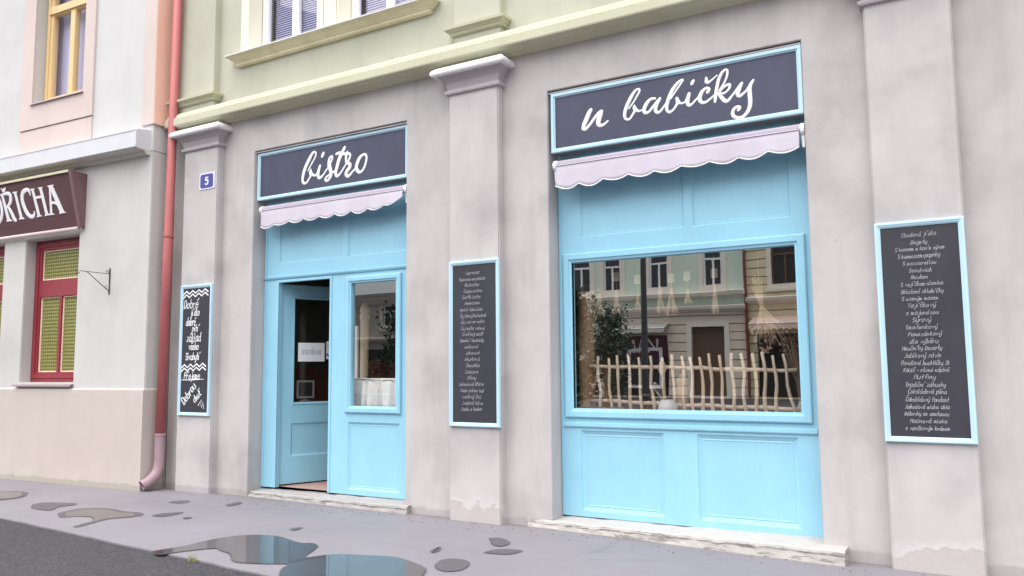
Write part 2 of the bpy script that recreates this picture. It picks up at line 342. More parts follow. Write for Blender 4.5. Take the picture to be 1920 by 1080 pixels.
# ------------------------------------------------------------ mesh helpers
class MB:
    """collects world-space faces for ONE mesh object"""
    def __init__(s, xf=None): s.v = []; s.f = []; s.xf = xf
    def p(s, x, y, z):
        q = Vector((x, y, z)); s.v.append(s.xf @ q if s.xf else q); return len(s.v) - 1
    def face(s, idx): s.f.append(tuple(idx))
    def quad(s, a, b, c, d): s.face([s.p(*a), s.p(*b), s.p(*c), s.p(*d)])
    def box(s, x0, x1, y0, y1, z0, z1):
        i = [s.p(x, y, z) for z in (z0, z1) for y in (y0, y1) for x in (x0, x1)]
        for q in ((0, 2, 3, 1), (4, 5, 7, 6), (0, 1, 5, 4), (2, 6, 7, 3), (0, 4, 6, 2), (1, 3, 7, 5)): s.face([i[k] for k in q])
        return s
    def loft(s, rings, cap=True, closed=True):
        ids = [[s.p(*q) for q in r] for r in rings]; n = len(ids[0])
        for a, b in zip(ids, ids[1:]):
            for k in range(n if closed else n - 1): s.face([a[k], a[(k + 1) % n], b[(k + 1) % n], b[k]])
        if cap and closed: s.face(ids[0][::-1]); s.face(ids[-1])
        return s
    def tube(s, pts, rad, seg=8, cap=True):
        pts = [Vector(q) for q in pts]; n = len(pts); rings = []
        rad = rad if isinstance(rad, (list, tuple)) else [rad] * n
        t0 = (pts[1] - pts[0]).normalized(); a = Vector((0, 0, 1)) if abs(t0.z) < 0.9 else Vector((1, 0, 0))
        u = t0.cross(a).normalized()
        for i in range(n):
            t = (pts[min(i + 1, n - 1)] - pts[max(i - 1, 0)]).normalized()
            u = (u - t * u.dot(t)).normalized(); w = t.cross(u)
            rings.append([tuple(pts[i] + (u * math.cos(2 * math.pi * k / seg) + w * math.sin(2 * math.pi * k / seg)) * rad[i]) for k in range(seg)])
        return s.loft(rings, cap)
    def lathe(s, cx, cy, prof, seg=20):
        rings = [[(cx + r * math.cos(2 * math.pi * k / seg), cy + r * math.sin(2 * math.pi * k / seg), z) for k in range(seg)] for r, z in prof]
        return s.loft(rings)
    def extr(s, prof, x0, x1, cap=True):
        """profile of (y, z) swept along x"""
        return s.loft([[(x0, y, z) for y, z in prof], [(x1, y, z) for y, z in prof]], cap)
    def build(s, name, mat, parent=None, bevel=0.0, seg=2, smooth=False, merge=False, fixn=True):
        me = bpy.data.meshes.new(name)
        inv = ROOT_INV.get(parent.name) if parent else None
        me.from_pydata([inv @ v if inv else v for v in s.v], [], s.f)
        bm = bmesh.new(); bm.from_mesh(me)
        if merge or bevel: bmesh.ops.remove_doubles(bm, verts=bm.verts, dist=1e-5)
        if fixn: bmesh.ops.recalc_face_normals(bm, faces=bm.faces)
        if bevel:
            ed = [e for e in bm.edges if len(e.link_faces) == 2 and e.calc_face_angle(0) > 0.5]
            bmesh.ops.bevel(bm, geom=ed, offset=bevel, segments=seg, affect='EDGES', clamp_overlap=True)
        bm.to_mesh(me); bm.free()
        if smooth:
            for q in me.polygons: q.use_smooth = True
        me.materials.append(M[mat] if isinstance(mat, str) else mat)
        o = bpy.data.objects.new(name, me); COL.objects.link(o)
        if parent: o.parent = parent; ROOT_INV[o.name] = inv if inv else Matrix.Identity(4)
        return o
ROOT_INV = {}
def tag(o, label=None, cat=None, group=None, kind=None):
    for k, v in (('label', label), ('category', cat), ('group', group), ('kind', kind)):
        if v: o[k] = v
    return o
def thing(name, label, cat, loc=(0, 0, 0), rz=0.0, group=None):
    o = bpy.data.objects.new(name, None); COL.objects.link(o); o.empty_display_size = 0.2
    o.location = loc; o.rotation_euler = (0, 0, rz)
    ROOT_INV[o.name] = (Matrix.Translation(loc) @ Matrix.Rotation(rz, 4, 'Z')).inverted()
    return tag(o, label, cat, group)

def wall_holes(mb, x0, x1, z0, z1, holes, y0, y1, extra_x=(), extra_z=()):
    """slab from y0 (front) to y1 (back) with rectangular through-holes (hx0,hx1,hz0,hz1)"""
    xs = sorted({x0, x1, *extra_x, *[min(max(h[i], x0), x1) for h in holes for i in (0, 1)]})
    zs = sorted({z0, z1, *extra_z, *[min(max(h[i], z0), z1) for h in holes for i in (2, 3)]})
    def solid(i, k):
        if i < 0 or k < 0 or i >= len(xs) - 1 or k >= len(zs) - 1: return False
        cx, cz = (xs[i] + xs[i + 1]) / 2, (zs[k] + zs[k + 1]) / 2
        return not any(h[0] < cx < h[1] and h[2] < cz < h[3] for h in holes)
    for i in range(len(xs) - 1):
        for k in range(len(zs) - 1):
            if not solid(i, k): continue
            a, b, c, d = xs[i], xs[i + 1], zs[k], zs[k + 1]
            mb.quad((a, y0, c), (b, y0, c), (b, y0, d), (a, y0, d)); mb.quad((a, y1, d), (b, y1, d), (b, y1, c), (a, y1, c))
            if not solid(i - 1, k): mb.quad((a, y0, d), (a, y1, d), (a, y1, c), (a, y0, c))
            if not solid(i + 1, k): mb.quad((b, y0, c), (b, y1, c), (b, y1, d), (b, y0, d))
            if not solid(i, k - 1): mb.quad((a, y0, c), (a, y1, c), (b, y1, c), (b, y0, c))
            if not solid(i, k + 1): mb.quad((b, y0, d), (b, y1, d), (a, y1, d), (a, y0, d))
    return mb
def ringframe(mb, x0, x1, z0, z1, wd, y0, y1):
    """mitred rectangular frame"""
    o = [(x0, z0), (x1, z0), (x1, z1), (x0, z1)]; i = [(x0 + wd, z0 + wd), (x1 - wd, z0 + wd), (x1 - wd, z1 - wd), (x0 + wd, z1 - wd)]
    for k in range(4):
        a, b, c, d = o[k], o[(k + 1) % 4], i[(k + 1) % 4], i[k]
        mb.quad((a[0], y0, a[1]), (b[0], y0, b[1]), (c[0], y0, c[1]), (d[0], y0, d[1]))
        mb.quad((a[0], y1, a[1]), (d[0], y1, d[1]), (c[0], y1, c[1]), (b[0], y1, b[1]))
        mb.quad((a[0], y0, a[1]), (a[0], y1, a[1]), (b[0], y1, b[1]), (b[0], y0, b[1]))
        mb.quad((d[0], y0, d[1]), (c[0], y0, c[1]), (c[0], y1, c[1]), (d[0], y1, d[1]))
    return mb
def profframe(mb, x0, x1, z0, z1, prof):
    """moulded frame: prof = [(inset, y)...] from the outer edge inwards, mitred"""
    rings = [[(x0 + a, y, z0 + a), (x1 - a, y, z0 + a), (x1 - a, y, z1 - a), (x0 + a, y, z1 - a)] for a, y in prof]
    ids = [[mb.p(*q) for q in r] for r in rings]
    for A, B in zip(ids, ids[1:]):
        for k in range(4): mb.face([A[k], A[(k + 1) % 4], B[(k + 1) % 4], B[k]])
    return mb
def sunk(mb, x0, x1, z0, z1, y, depth=0.020, wd=0.035):
    """sunk panel with a sloping moulding, filling a hole left in a board whose face is at y"""
    profframe(mb, x0, x1, z0, z1, [(0, y), (0.006, y + depth * 0.45), (wd * 0.75, y + depth), (wd, y + depth * 0.85), (wd + 0.008, y + depth)])
    w = wd + 0.008
    mb.quad((x0 + w, y + depth, z0 + w), (x1 - w, y + depth, z0 + w), (x1 - w, y + depth, z1 - w), (x0 + w, y + depth, z1 - w))

def catmull(pts, n=5):
    out = []; P = [pts[0]] + list(pts) + [pts[-1]]
    for i in range(1, len(P) - 2):
        for k in range(n):
            t = k / n; a, b, c, d = P[i - 1], P[i], P[i + 1], P[i + 2]
            out.append(tuple(0.5 * ((2 * b[j]) + (-a[j] + c[j]) * t + (2 * a[j] - 5 * b[j] + 4 * c[j] - d[j]) * t * t + (-a[j] + 3 * b[j] - 3 * c[j] + d[j]) * t ** 3) for j in range(len(b))))
    out.append(tuple(pts[-1])); return out
def brush(mb, strokes, to3, thick=0.004, smooth=5, seg=8):
    """painted strokes (u, v, width) as low rounded ribbons; to3(u, v, h) maps to space, h away from the board"""
    for s in strokes:
        q = catmull(s, smooth) if smooth > 1 and len(s) > 2 else list(s)
        a, b = q[0], q[-1]
        def ext(p, o, k):
            d = math.hypot(p[0] - o[0], p[1] - o[1]) or 1e-6; e = p[2] * k
            return (p[0] + (p[0] - o[0]) / d * e, p[1] + (p[1] - o[1]) / d * e, p[2])
        a1, b1 = ext(a, q[1], 0.5), ext(b, q[-2], 0.5); a2, b2 = ext(a, q[1], 0.32), ext(b, q[-2], 0.32)
        q = [(a1[0], a1[1], a[2] * 0.3), (a2[0], a2[1], a[2] * 0.75)] + q + [(b2[0], b2[1], b[2] * 0.75), (b1[0], b1[1], b[2] * 0.3)]
        rings = []
        for i, (x, y, w) in enumerate(q):
            p0, p1 = q[max(i - 1, 0)], q[min(i + 1, len(q) - 1)]
            tx, ty = p1[0] - p0[0], p1[1] - p0[1]; L = math.hypot(tx, ty) or 1e-6; nx, ny = -ty / L, tx / L
            rings.append([to3(x + nx * math.cos(2 * math.pi * k / seg) * w / 2, y + ny * math.cos(2 * math.pi * k / seg) * w / 2, thick * (0.1 + math.sin(2 * math.pi * k / seg))) for k in range(seg)])
        mb.loft(rings)
    return mb

# single-stroke hand lettering: x digit, y hex digit (4 = baseline, 9 = x-height, d = ascender)
GL = {'a': '48 39 19 07 05 14 24 45/49 45 54', 'b': '0d 04/07 19 39 47 45 34 14 05', 'c': '48 39 19 07 05 14 34 45', 'd': '48 29 07 05 14 34 46/4d 45 54',
 'e': '07 47 39 19 07 05 14 34 45', 'f': '4c 3d 2c 24/09 39', 'g': '48 29 07 05 14 34 46/49 42 31 11 02', 'h': '0d 04/07 29 38 37 34 44', 'i': '09 05 14/0b 0c',
 'j': '29 22 11 01/2b 2c', 'k': '0d 04/49 06 44', 'l': '0d 05 14 24', 'm': '09 04/07 19 28 24/27 39 48 44 54', 'n': '09 04/07 19 38 35 44', 'o': '19 07 05 14 34 46 48 39 19',
 'p': '09 01/07 29 48 46 34 14 05', 'r': '09 04/06 18 39', 's': '48 39 19 08 17 36 45 34 14 05', 't': '1d 15 24 34/09 39', 'u': '09 05 14 34 45/49 45 54',
 'v': '09 24 49', 'w': '09 14 28 34 59', 'x': '09 44/49 04', 'y': '09 05 14 35/49 43 31 11', 'z': '09 49 04 44',
 'A': '04 2c 44/16 36', 'B': '04 0c 3c 4a 38 08/38 46 34 04', 'C': '4b 3c 1c 0a 06 14 34 45', 'D': '04 0c 2c 4a 46 24 04', 'E': '4c 0c 04 44/08 38', 'H': '04 0c/44 4c/08 48',
 'J': '1c 4c 36 24 04', 'K': '04 0c/4c 08 44', 'L': '0c 04 44', 'M': '04 0c 28 4c 44', 'N': '04 0c 44 4c', 'O': '1c 06 14 34 46 4a 3c 1c', 'P': '04 0c 3c 4b 49 38 08',
 'R': '04 0c 3c 4b 49 38 08/28 44', 'S': '4b 3c 1c 0b 09 18 38 47 45 34 14 05', 'T': '0c 4c/2c 24', 'V': '0c 24 4c', 'Z': '0c 4c 04 44', 'G': '4b 3c 1c 0a 06 14 34 46 26',
 '2': '0b 1c 3c 4b 49 04 44', '-': '07 37', '+': '07 47/29 25', '/': '03 4d', '!': '0d 07/05 04', ',': '05 03', '.': '04 05'}
ACC = {'á': ('a', 1), 'é': ('e', 1), 'í': ('i', 1), 'ý': ('y', 1), 'ú': ('u', 1), 'ó': ('o', 1), 'č': ('c', 2), 'ř': ('r', 2), 'š': ('s', 2), 'ž': ('z', 2), 'ě': ('e', 2), 'ů': ('u', 3),
 'Č': ('C', 2), 'Ř': ('R', 2), 'ň': ('n', 2), 'ť': ('t', 0), 'è': ('e', 4)}
MARK = {1: '2b 4d', 2: '0d 2b 4d', 3: '1b 1c 2d 3c 3b 2b 1b', 4: '0d 2b', 0: '5d 4c'}
def write(text, size, width, slant=0.25, jit=0.25, sx=1.0, rng=random):
    """strokes (u, v, w) of a line of hand lettering, baseline at v=0, starting at u=0; size = cap height. Returns strokes, length"""
    k = size / 8.0; out = []; x = 0.0
    for ch in text:
        if ch == ' ': x += 4.0; continue
        base, acc = ACC.get(ch, (ch, None)); g = GL.get(base, GL['o']); dy = rng.uniform(-jit, jit); sc = 1 + rng.uniform(-jit, jit) * 0.25
        parts = g.split('/')
        if base == 'i' and acc is not None: parts = parts[:1]
        up = 3 if base.isupper() else 0
        if acc is not None: parts = parts + ['@' + MARK[acc]]
        mx = 0
        for pt in parts:
            off = up if pt[0] == '@' else 0; pt = pt.lstrip('@'); st = []
            for tk in pt.split():
                px, py = int(tk[0]), int(tk[1], 16) - 4 + off; mx = max(mx, px)
                px = px * sc + rng.uniform(-jit, jit) * 0.5; py = py * sc + dy + rng.uniform(-jit, jit) * 0.5
                st.append(((x + px) * k * sx + py * k * slant, py * k, width * rng.uniform(0.8, 1.2)))
            out.append(st)
        x += mx + 1.7
    return out, max(0.0, (x - 1.7) * k * sx)
def shift(st, du, dv, rot=0.0):
    c, s = math.cos(rot), math.sin(rot)
    return [[(du + u * c - v * s, dv + u * s + v * c, w) for u, v, w in t] for t in st]

# ------------------------------------------------------------ measured outlines (metres on their own planes)
BISTRO = [[(-7.027, 3.92, 0.0169), (-6.967, 4.0, 0.0199), (-6.917, 4.063, 0.0215), (-6.9, 4.11, 0.0215), (-6.922, 4.138, 0.023), (-6.962, 4.119, 0.0345), (-7.012, 4.055, 0.0445), (-7.062, 3.98, 0.0445), (-7.097, 3.908, 0.0429), (-7.114, 3.839, 0.0383), (-7.109, 3.789, 0.0337), (-7.079, 3.769, 0.0276), (-7.042, 3.78, 0.0245), (-7.007, 3.819, 0.0245), (-6.982, 3.854, 0.0307), (-6.986, 3.893, 0.0429), (-6.983, 3.923, 0.0276)], [(-6.979, 3.887, 0.0383), (-6.942, 3.855, 0.0307), (-6.898, 3.846, 0.0245), (-6.87, 3.872, 0.0307), (-6.849, 3.913, 0.0353), (-6.832, 3.954, 0.0276)], [(-6.832, 3.951, 0.0337), (-6.852, 3.897, 0.0399), (-6.862, 3.85, 0.0422), (-6.851, 3.813, 0.0383), (-6.825, 3.807, 0.0345), (-6.783, 3.831, 0.0245), (-6.734, 3.881, 0.0215), (-6.7, 3.917, 0.0215), (-6.696, 3.962, 0.0307), (-6.683, 4.014, 0.0322), (-6.652, 4.042, 0.0291), (-6.634, 4.029, 0.0276), (-6.644, 3.992, 0.023), (-6.672, 3.959, 0.0383), (-6.674, 3.916, 0.046), (-6.659, 3.866, 0.046), (-6.655, 3.817, 0.0383), (-6.679, 3.777, 0.0322), (-6.71, 3.757, 0.0307), (-6.739, 3.764, 0.0291), (-6.739, 3.79, 0.0245), (-6.704, 3.813, 0.0245), (-6.648, 3.832, 0.023), (-6.599, 3.858, 0.0215)], [(-6.444, 4.118, 0.0383), (-6.477, 4.07, 0.0445), (-6.515, 4.012, 0.0475), (-6.545, 3.946, 0.046), (-6.565, 3.885, 0.0429), (-6.578, 3.834, 0.0399), (-6.57, 3.801, 0.0368), (-6.542, 3.794, 0.0322), (-6.501, 3.823, 0.0245), (-6.454, 3.875, 0.0215), (-6.413, 3.923, 0.0215)], [(-6.571, 4.06, 0.0307), (-6.526, 4.067, 0.0345), (-6.47, 4.048, 0.0345), (-6.429, 4.042, 0.0307), (-6.398, 4.061, 0.023)], [(-6.413, 3.918, 0.0215), (-6.421, 3.977, 0.0307), (-6.414, 4.018, 0.0307), (-6.384, 4.038, 0.0276), (-6.356, 4.023, 0.0276), (-6.362, 3.985, 0.0245), (-6.393, 3.936, 0.0368), (-6.358, 3.905, 0.0422), (-6.364, 3.869, 0.0429), (-6.398, 3.836, 0.0429), (-6.418, 3.802, 0.0399), (-6.397, 3.77, 0.0368), (-6.363, 3.776, 0.0307), (-6.322, 3.81, 0.0245), (-6.275, 3.841, 0.023)], [(-6.262, 3.86, 0.0383), (-6.243, 3.91, 0.0445), (-6.21, 3.963, 0.0399), (-6.163, 3.99, 0.0291), (-6.123, 3.99, 0.0276), (-6.106, 3.953, 0.0276), (-6.115, 3.897, 0.0276), (-6.138, 3.843, 0.0276), (-6.174, 3.801, 0.0276), (-6.214, 3.793, 0.0337), (-6.245, 3.821, 0.0429), (-6.259, 3.854, 0.0383)], [(-6.781, 4.097, 0.0383), (-6.788, 4.083, 0.0414), (-6.797, 4.068, 0.0399)]]
BABICKY = [[(-3.246, 4.013, 0.0404), (-3.267, 3.984, 0.0489), (-3.294, 3.929, 0.0509), (-3.322, 3.874, 0.0456), (-3.328, 3.84, 0.0391), (-3.305, 3.833, 0.0326), (-3.264, 3.864, 0.0313), (-3.216, 3.916, 0.0313), (-3.169, 3.962, 0.0359), (-3.134, 3.98, 0.0391)], [(-3.134, 3.977, 0.0391), (-3.147, 3.942, 0.0489), (-3.165, 3.897, 0.0522), (-3.166, 3.859, 0.0456), (-3.143, 3.842, 0.0359), (-3.103, 3.851, 0.0261), (-3.068, 3.875, 0.0209)], [(-2.848, 3.96, 0.017), (-2.803, 4.01, 0.0183), (-2.764, 4.066, 0.0209), (-2.738, 4.109, 0.0222), (-2.748, 4.132, 0.0222), (-2.784, 4.117, 0.0293), (-2.824, 4.066, 0.0378), (-2.858, 4.009, 0.0391), (-2.885, 3.95, 0.0378), (-2.894, 3.899, 0.0339), (-2.881, 3.862, 0.0261), (-2.845, 3.856, 0.0235), (-2.812, 3.895, 0.0248), (-2.789, 3.928, 0.0293), (-2.794, 3.955, 0.0365), (-2.793, 3.974, 0.0261)], [(-2.788, 3.949, 0.0378), (-2.762, 3.921, 0.0261), (-2.729, 3.918, 0.0196), (-2.699, 3.923, 0.0209)], [(-2.587, 4.009, 0.0248), (-2.63, 4.01, 0.0313), (-2.674, 3.971, 0.0391), (-2.697, 3.923, 0.0391), (-2.687, 3.89, 0.0326), (-2.649, 3.894, 0.0274), (-2.61, 3.934, 0.0248), (-2.572, 3.974, 0.0248), (-2.54, 3.999, 0.0293)], [(-2.54, 3.999, 0.0313), (-2.573, 3.948, 0.0391), (-2.585, 3.898, 0.0365), (-2.564, 3.871, 0.03), (-2.532, 3.884, 0.0235), (-2.494, 3.929, 0.0196), (-2.473, 3.951, 0.0183)], [(-2.434, 3.981, 0.016), (-2.387, 4.04, 0.0187), (-2.34, 4.098, 0.02), (-2.313, 4.132, 0.02), (-2.327, 4.138, 0.0213), (-2.367, 4.115, 0.03), (-2.414, 4.062, 0.0373), (-2.45, 3.996, 0.0373), (-2.472, 3.932, 0.036), (-2.474, 3.882, 0.0307), (-2.449, 3.855, 0.0267), (-2.414, 3.871, 0.024), (-2.385, 3.905, 0.0267), (-2.37, 3.931, 0.0333), (-2.375, 3.971, 0.0333)], [(-2.367, 3.947, 0.0373), (-2.34, 3.92, 0.0227), (-2.306, 3.922, 0.02), (-2.283, 3.943, 0.03), (-2.259, 3.994, 0.0293)], [(-2.259, 3.994, 0.0333), (-2.272, 3.952, 0.0387), (-2.276, 3.908, 0.0373), (-2.257, 3.886, 0.0307), (-2.223, 3.904, 0.0213), (-2.178, 3.946, 0.0187)], [(-2.217, 4.107, 0.032), (-2.224, 4.096, 0.0347), (-2.231, 4.084, 0.032)], [(-2.087, 3.979, 0.0333), (-2.072, 4.003, 0.0267), (-2.093, 4.018, 0.0267), (-2.127, 4.003, 0.032), (-2.155, 3.964, 0.0387), (-2.162, 3.921, 0.0387), (-2.136, 3.889, 0.0307), (-2.098, 3.893, 0.024), (-2.031, 3.936, 0.02)], [(-2.096, 4.112, 0.024), (-2.094, 4.079, 0.0367), (-2.076, 4.067, 0.0267), (-2.037, 4.09, 0.0173), (-1.998, 4.118, 0.0147)], [(-1.982, 3.975, 0.016), (-1.937, 4.032, 0.0187), (-1.909, 4.092, 0.0227), (-1.904, 4.14, 0.024), (-1.922, 4.155, 0.0213), (-1.955, 4.128, 0.028), (-1.984, 4.074, 0.032), (-2.002, 4.007, 0.032), (-2.015, 3.938, 0.0333), (-2.023, 3.879, 0.0267)], [(-1.994, 3.94, 0.0173), (-1.949, 3.991, 0.0227), (-1.906, 4.013, 0.0267), (-1.885, 4.006, 0.0267), (-1.897, 3.97, 0.0227), (-1.94, 3.941, 0.0213), (-1.983, 3.943, 0.024), (-1.963, 3.907, 0.0373), (-1.932, 3.869, 0.0373), (-1.906, 3.869, 0.0307), (-1.873, 3.901, 0.0227), (-1.84, 3.938, 0.0213), (-1.808, 3.97, 0.03), (-1.781, 4.002, 0.0293)], [(-1.783, 4.0, 0.0307), (-1.808, 3.948, 0.0387), (-1.82, 3.908, 0.0373), (-1.8, 3.891, 0.0307), (-1.768, 3.909, 0.024), (-1.736, 3.935, 0.0227), (-1.715, 3.963, 0.0267)], [(-1.68, 4.01, 0.024), (-1.71, 3.962, 0.0367), (-1.714, 3.904, 0.04), (-1.712, 3.84, 0.04), (-1.716, 3.787, 0.0373), (-1.738, 3.738, 0.0347), (-1.776, 3.702, 0.0307), (-1.818, 3.696, 0.028), (-1.859, 3.716, 0.032), (-1.87, 3.75, 0.0333), (-1.854, 3.785, 0.028), (-1.824, 3.798, 0.024), (-1.804, 3.787, 0.0267), (-1.818, 3.768, 0.0293)]]
TAVP = [[(-2.8, 0.618), (-2.676, 0.619), (-2.705, 0.586), (-2.661, 0.239), (-2.618, 0.206), (-2.755, 0.211), (-2.721, 0.237), (-2.759, 0.584)], [(-2.38, 0.616), (-2.257, 0.615), (-2.289, 0.592), (-2.242, 0.227), (-2.197, 0.209), (-2.333, 0.203), (-2.299, 0.231), (-2.339, 0.586)], [(-2.19, 0.616), (-2.064, 0.614), (-2.097, 0.587), (-2.057, 0.233), (-2.0, 0.212), (-2.141, 0.202), (-2.114, 0.231), (-2.154, 0.585)], [(-2.3, 0.5), (-2.147, 0.499), (-2.138, 0.463), (-2.291, 0.463)], [(-1.932, 0.584), (-1.898, 0.58), (-1.957, 0.223), (-1.909, 0.203), (-2.052, 0.205), (-2.003, 0.224)], [(-1.963, 0.618), (-1.819, 0.619), (-1.84, 0.589), (-1.694, 0.225), (-1.65, 0.205), (-1.804, 0.202), (-1.783, 0.233), (-1.913, 0.57)], [(-1.937, 0.395), (-1.841, 0.382), (-1.798, 0.316), (-1.863, 0.349), (-1.942, 0.353)], [(-3.107, 0.617), (-3.011, 0.619), (-3.028, 0.585), (-2.969, 0.236), (-2.924, 0.204), (-3.059, 0.207), (-3.031, 0.234), (-3.07, 0.581)], [(-3.057, 0.707), (-3.014, 0.676), (-2.972, 0.703), (-2.924, 0.698), (-2.97, 0.643), (-3.021, 0.644)]]
TAVS = [[(-2.393, 0.533, 0.0234), (-2.412, 0.602, 0.0527), (-2.488, 0.61, 0.0644), (-2.564, 0.575, 0.0726), (-2.599, 0.5, 0.0773), (-2.589, 0.395, 0.0797), (-2.542, 0.288, 0.0773), (-2.468, 0.225, 0.0644), (-2.388, 0.233, 0.0527), (-2.367, 0.286, 0.0234)], [(-3.034, 0.61, 0.0469), (-2.912, 0.609, 0.0586), (-2.864, 0.567, 0.0703), (-2.887, 0.49, 0.0703), (-2.951, 0.432, 0.0527), (-3.013, 0.406, 0.041)], [(-2.967, 0.426, 0.0469), (-2.914, 0.332, 0.068), (-2.869, 0.231, 0.0703), (-2.843, 0.208, 0.0586)], [(-3.34, 0.553, 0.0469), (-3.183, 0.569, 0.0469), (-3.14, 0.508, 0.0586), (-3.13, 0.426, 0.0644), (-3.143, 0.338, 0.0644), (-3.196, 0.253, 0.0644), (-3.282, 0.196, 0.0469), (-3.381, 0.189, 0.0422)], [(-3.313, 0.55, 0.0469), (-3.322, 0.2, 0.0469)]]
PUD = [(-6.208, -2.494), (-6.21, -2.426), (-6.155, -2.207), (-6.167, -1.939), (-6.086, -1.684), (-5.791, -1.539), (-5.369, -1.65), (-5.26, -1.605), (-5.123, -1.677), (-5.034, -1.816), (-4.913, -2.036), (-4.82, -1.889), (-4.735, -1.811), (-4.545, -1.752), (-4.358, -1.694), (-4.227, -1.686), (-4.02, -1.759), (-3.841, -1.856), (-3.752, -1.991), (-3.676, -2.176), (-3.659, -2.44), (-3.919, -2.69), (-4.196, -2.811), (-4.461, -2.72), (-4.774, -2.411), (-4.853, -2.269), (-5.019, -2.34), (-5.219, -2.408), (-5.337, -2.391), (-5.541, -2.246), (-5.697, -2.196), (-5.855, -2.165), (-6.009, -2.409), (-6.05, -2.542)]
DAMP = [[(-8.787, -1.793), (-8.84, -1.673), (-8.849, -1.486), (-8.578, -1.344), (-8.283, -1.38), (-8.023, -1.355), (-7.855, -1.446), (-7.873, -1.595), (-7.96, -1.776), (-7.845, -2.131), (-7.92, -2.139), (-7.986, -1.921), (-8.217, -1.776), (-8.44, -1.825), (-8.506, -1.929)],
  [(-11.255, -1.509), (-11.051, -1.229), (-10.743, -1.096), (-10.572, -1.157), (-10.318, -1.359), (-10.339, -1.596), (-10.56, -1.843)],
  [(-9.402, -1.736), (-9.638, -1.576), (-9.612, -1.436), (-9.318, -1.325), (-9.179, -1.378), (-9.2, -1.551), (-9.069, -1.717), (-9.275, -1.748)],
  [(-7.73, -1.416), (-7.767, -1.293), (-7.672, -1.134), (-7.607, -1.136), (-7.582, -1.267), (-7.601, -1.382)],
  [(-3.984, -0.693), (-3.924, -0.635), (-3.783, -0.713), (-3.722, -0.804), (-3.739, -0.91), (-3.825, -0.884), (-3.923, -0.763)],
  [(-3.729, -1.18), (-3.686, -1.022), (-3.538, -0.965), (-3.484, -1.004), (-3.535, -1.142)],
  [(-3.834, -1.717), (-3.876, -1.58), (-3.825, -1.49), (-3.712, -1.491), (-3.62, -1.582), (-3.573, -1.748), (-3.634, -1.836), (-3.736, -1.818)],
  [(-8.332, -0.77), (-8.354, -0.653), (-8.274, -0.568), (-8.13, -0.665), (-8.16, -0.764)],
  [(-7.606, -0.558), (-7.624, -0.444), (-7.613, -0.354), (-7.522, -0.432), (-7.514, -0.59)],
  [(-5.893, -1.243), (-5.896, -1.156), (-5.85, -1.132), (-5.813, -1.259)],
  [(-4.144, -1.359), (-4.176, -1.239), (-4.16, -1.207), (-4.1, -1.313), (-4.104, -1.383)],
  [(-7.345, -1.317), (-7.321, -1.27), (-7.259, -1.305), (-7.288, -1.354)]]
TWIGS = [(-3.418, -3.388), (-3.303, -3.273), (-3.211, -3.183), (-3.092, -3.065), (-2.981, -2.955), (-2.861, -2.835), (-2.739, -2.715), (-2.643, -2.62), (-2.546, -2.524), (-2.463, -2.442), (-2.366, -2.345), (-2.277, -2.257), (-2.179, -2.16), (-2.076, -2.058), (-1.978, -1.961), (-1.873, -1.856), (-1.79, -1.774), (-1.694, -1.679), (-1.62, -1.53)]
# ------------------------------------------------------------ ground, road, pavement, puddles
def gz(x): return 0.0 if x < -4 else -0.006 * (x + 4)
def road_y(x): return -2.225 - 0.0814 * (x + 9.12)
mb = MB(); mb.quad((-700, -700, -0.06), (700, -700, -0.06), (700, 700, -0.06), (-700, 700, -0.06))
tag(mb.build('ground', 'ground', fixn=False), kind='structure')
mb = MB(); nx = 60
for i in range(nx):
    xa, xb = -60 + 120 * i / nx, -60 + 120 * (i + 1) / nx
    ya, yb = min(road_y(xa), 1.0) + 0.3, min(road_y(xb), 1.0) + 0.3
    mb.quad((xa, -31.5, -0.03), (xb, -31.5, -0.03), (xb, yb, gz(xb) - 0.014), (xa, ya, gz(xa) - 0.014))
tag(mb.build('road', 'road', fixn=False, merge=True), kind='structure')
mb = MB(); NX, NY = 420, 8
rows = []
for i in range(NX + 1):
    x = -24 + 36 * i / NX; e = road_y(x) + 0.012 * noise.noise((x * 6, 0, 0)) + 0.02 * noise.noise((x * 1.7, 3, 0))
    r = []
    for k in range(NY + 1):
        y = e + (1.2 - e) * k / NY
        r.append(mb.p(x, y, gz(x) + (0.004 * noise.noise((x * 0.9, y * 0.9, 5)) if 0 < k else 0) - 0.0015))
    r.append(mb.p(x, e - 0.004, gz(x) - 0.05)); rows.append(r)
for a, b in zip(rows, rows[1:]):
    for k in range(NY): mb.face([a[k], b[k], b[k + 1], a[k + 1]])
    mb.face([a[-1], b[-1], b[0], a[0]])
tag(mb.build('sidewalk', 'sidewalk', smooth=False), kind='structure')

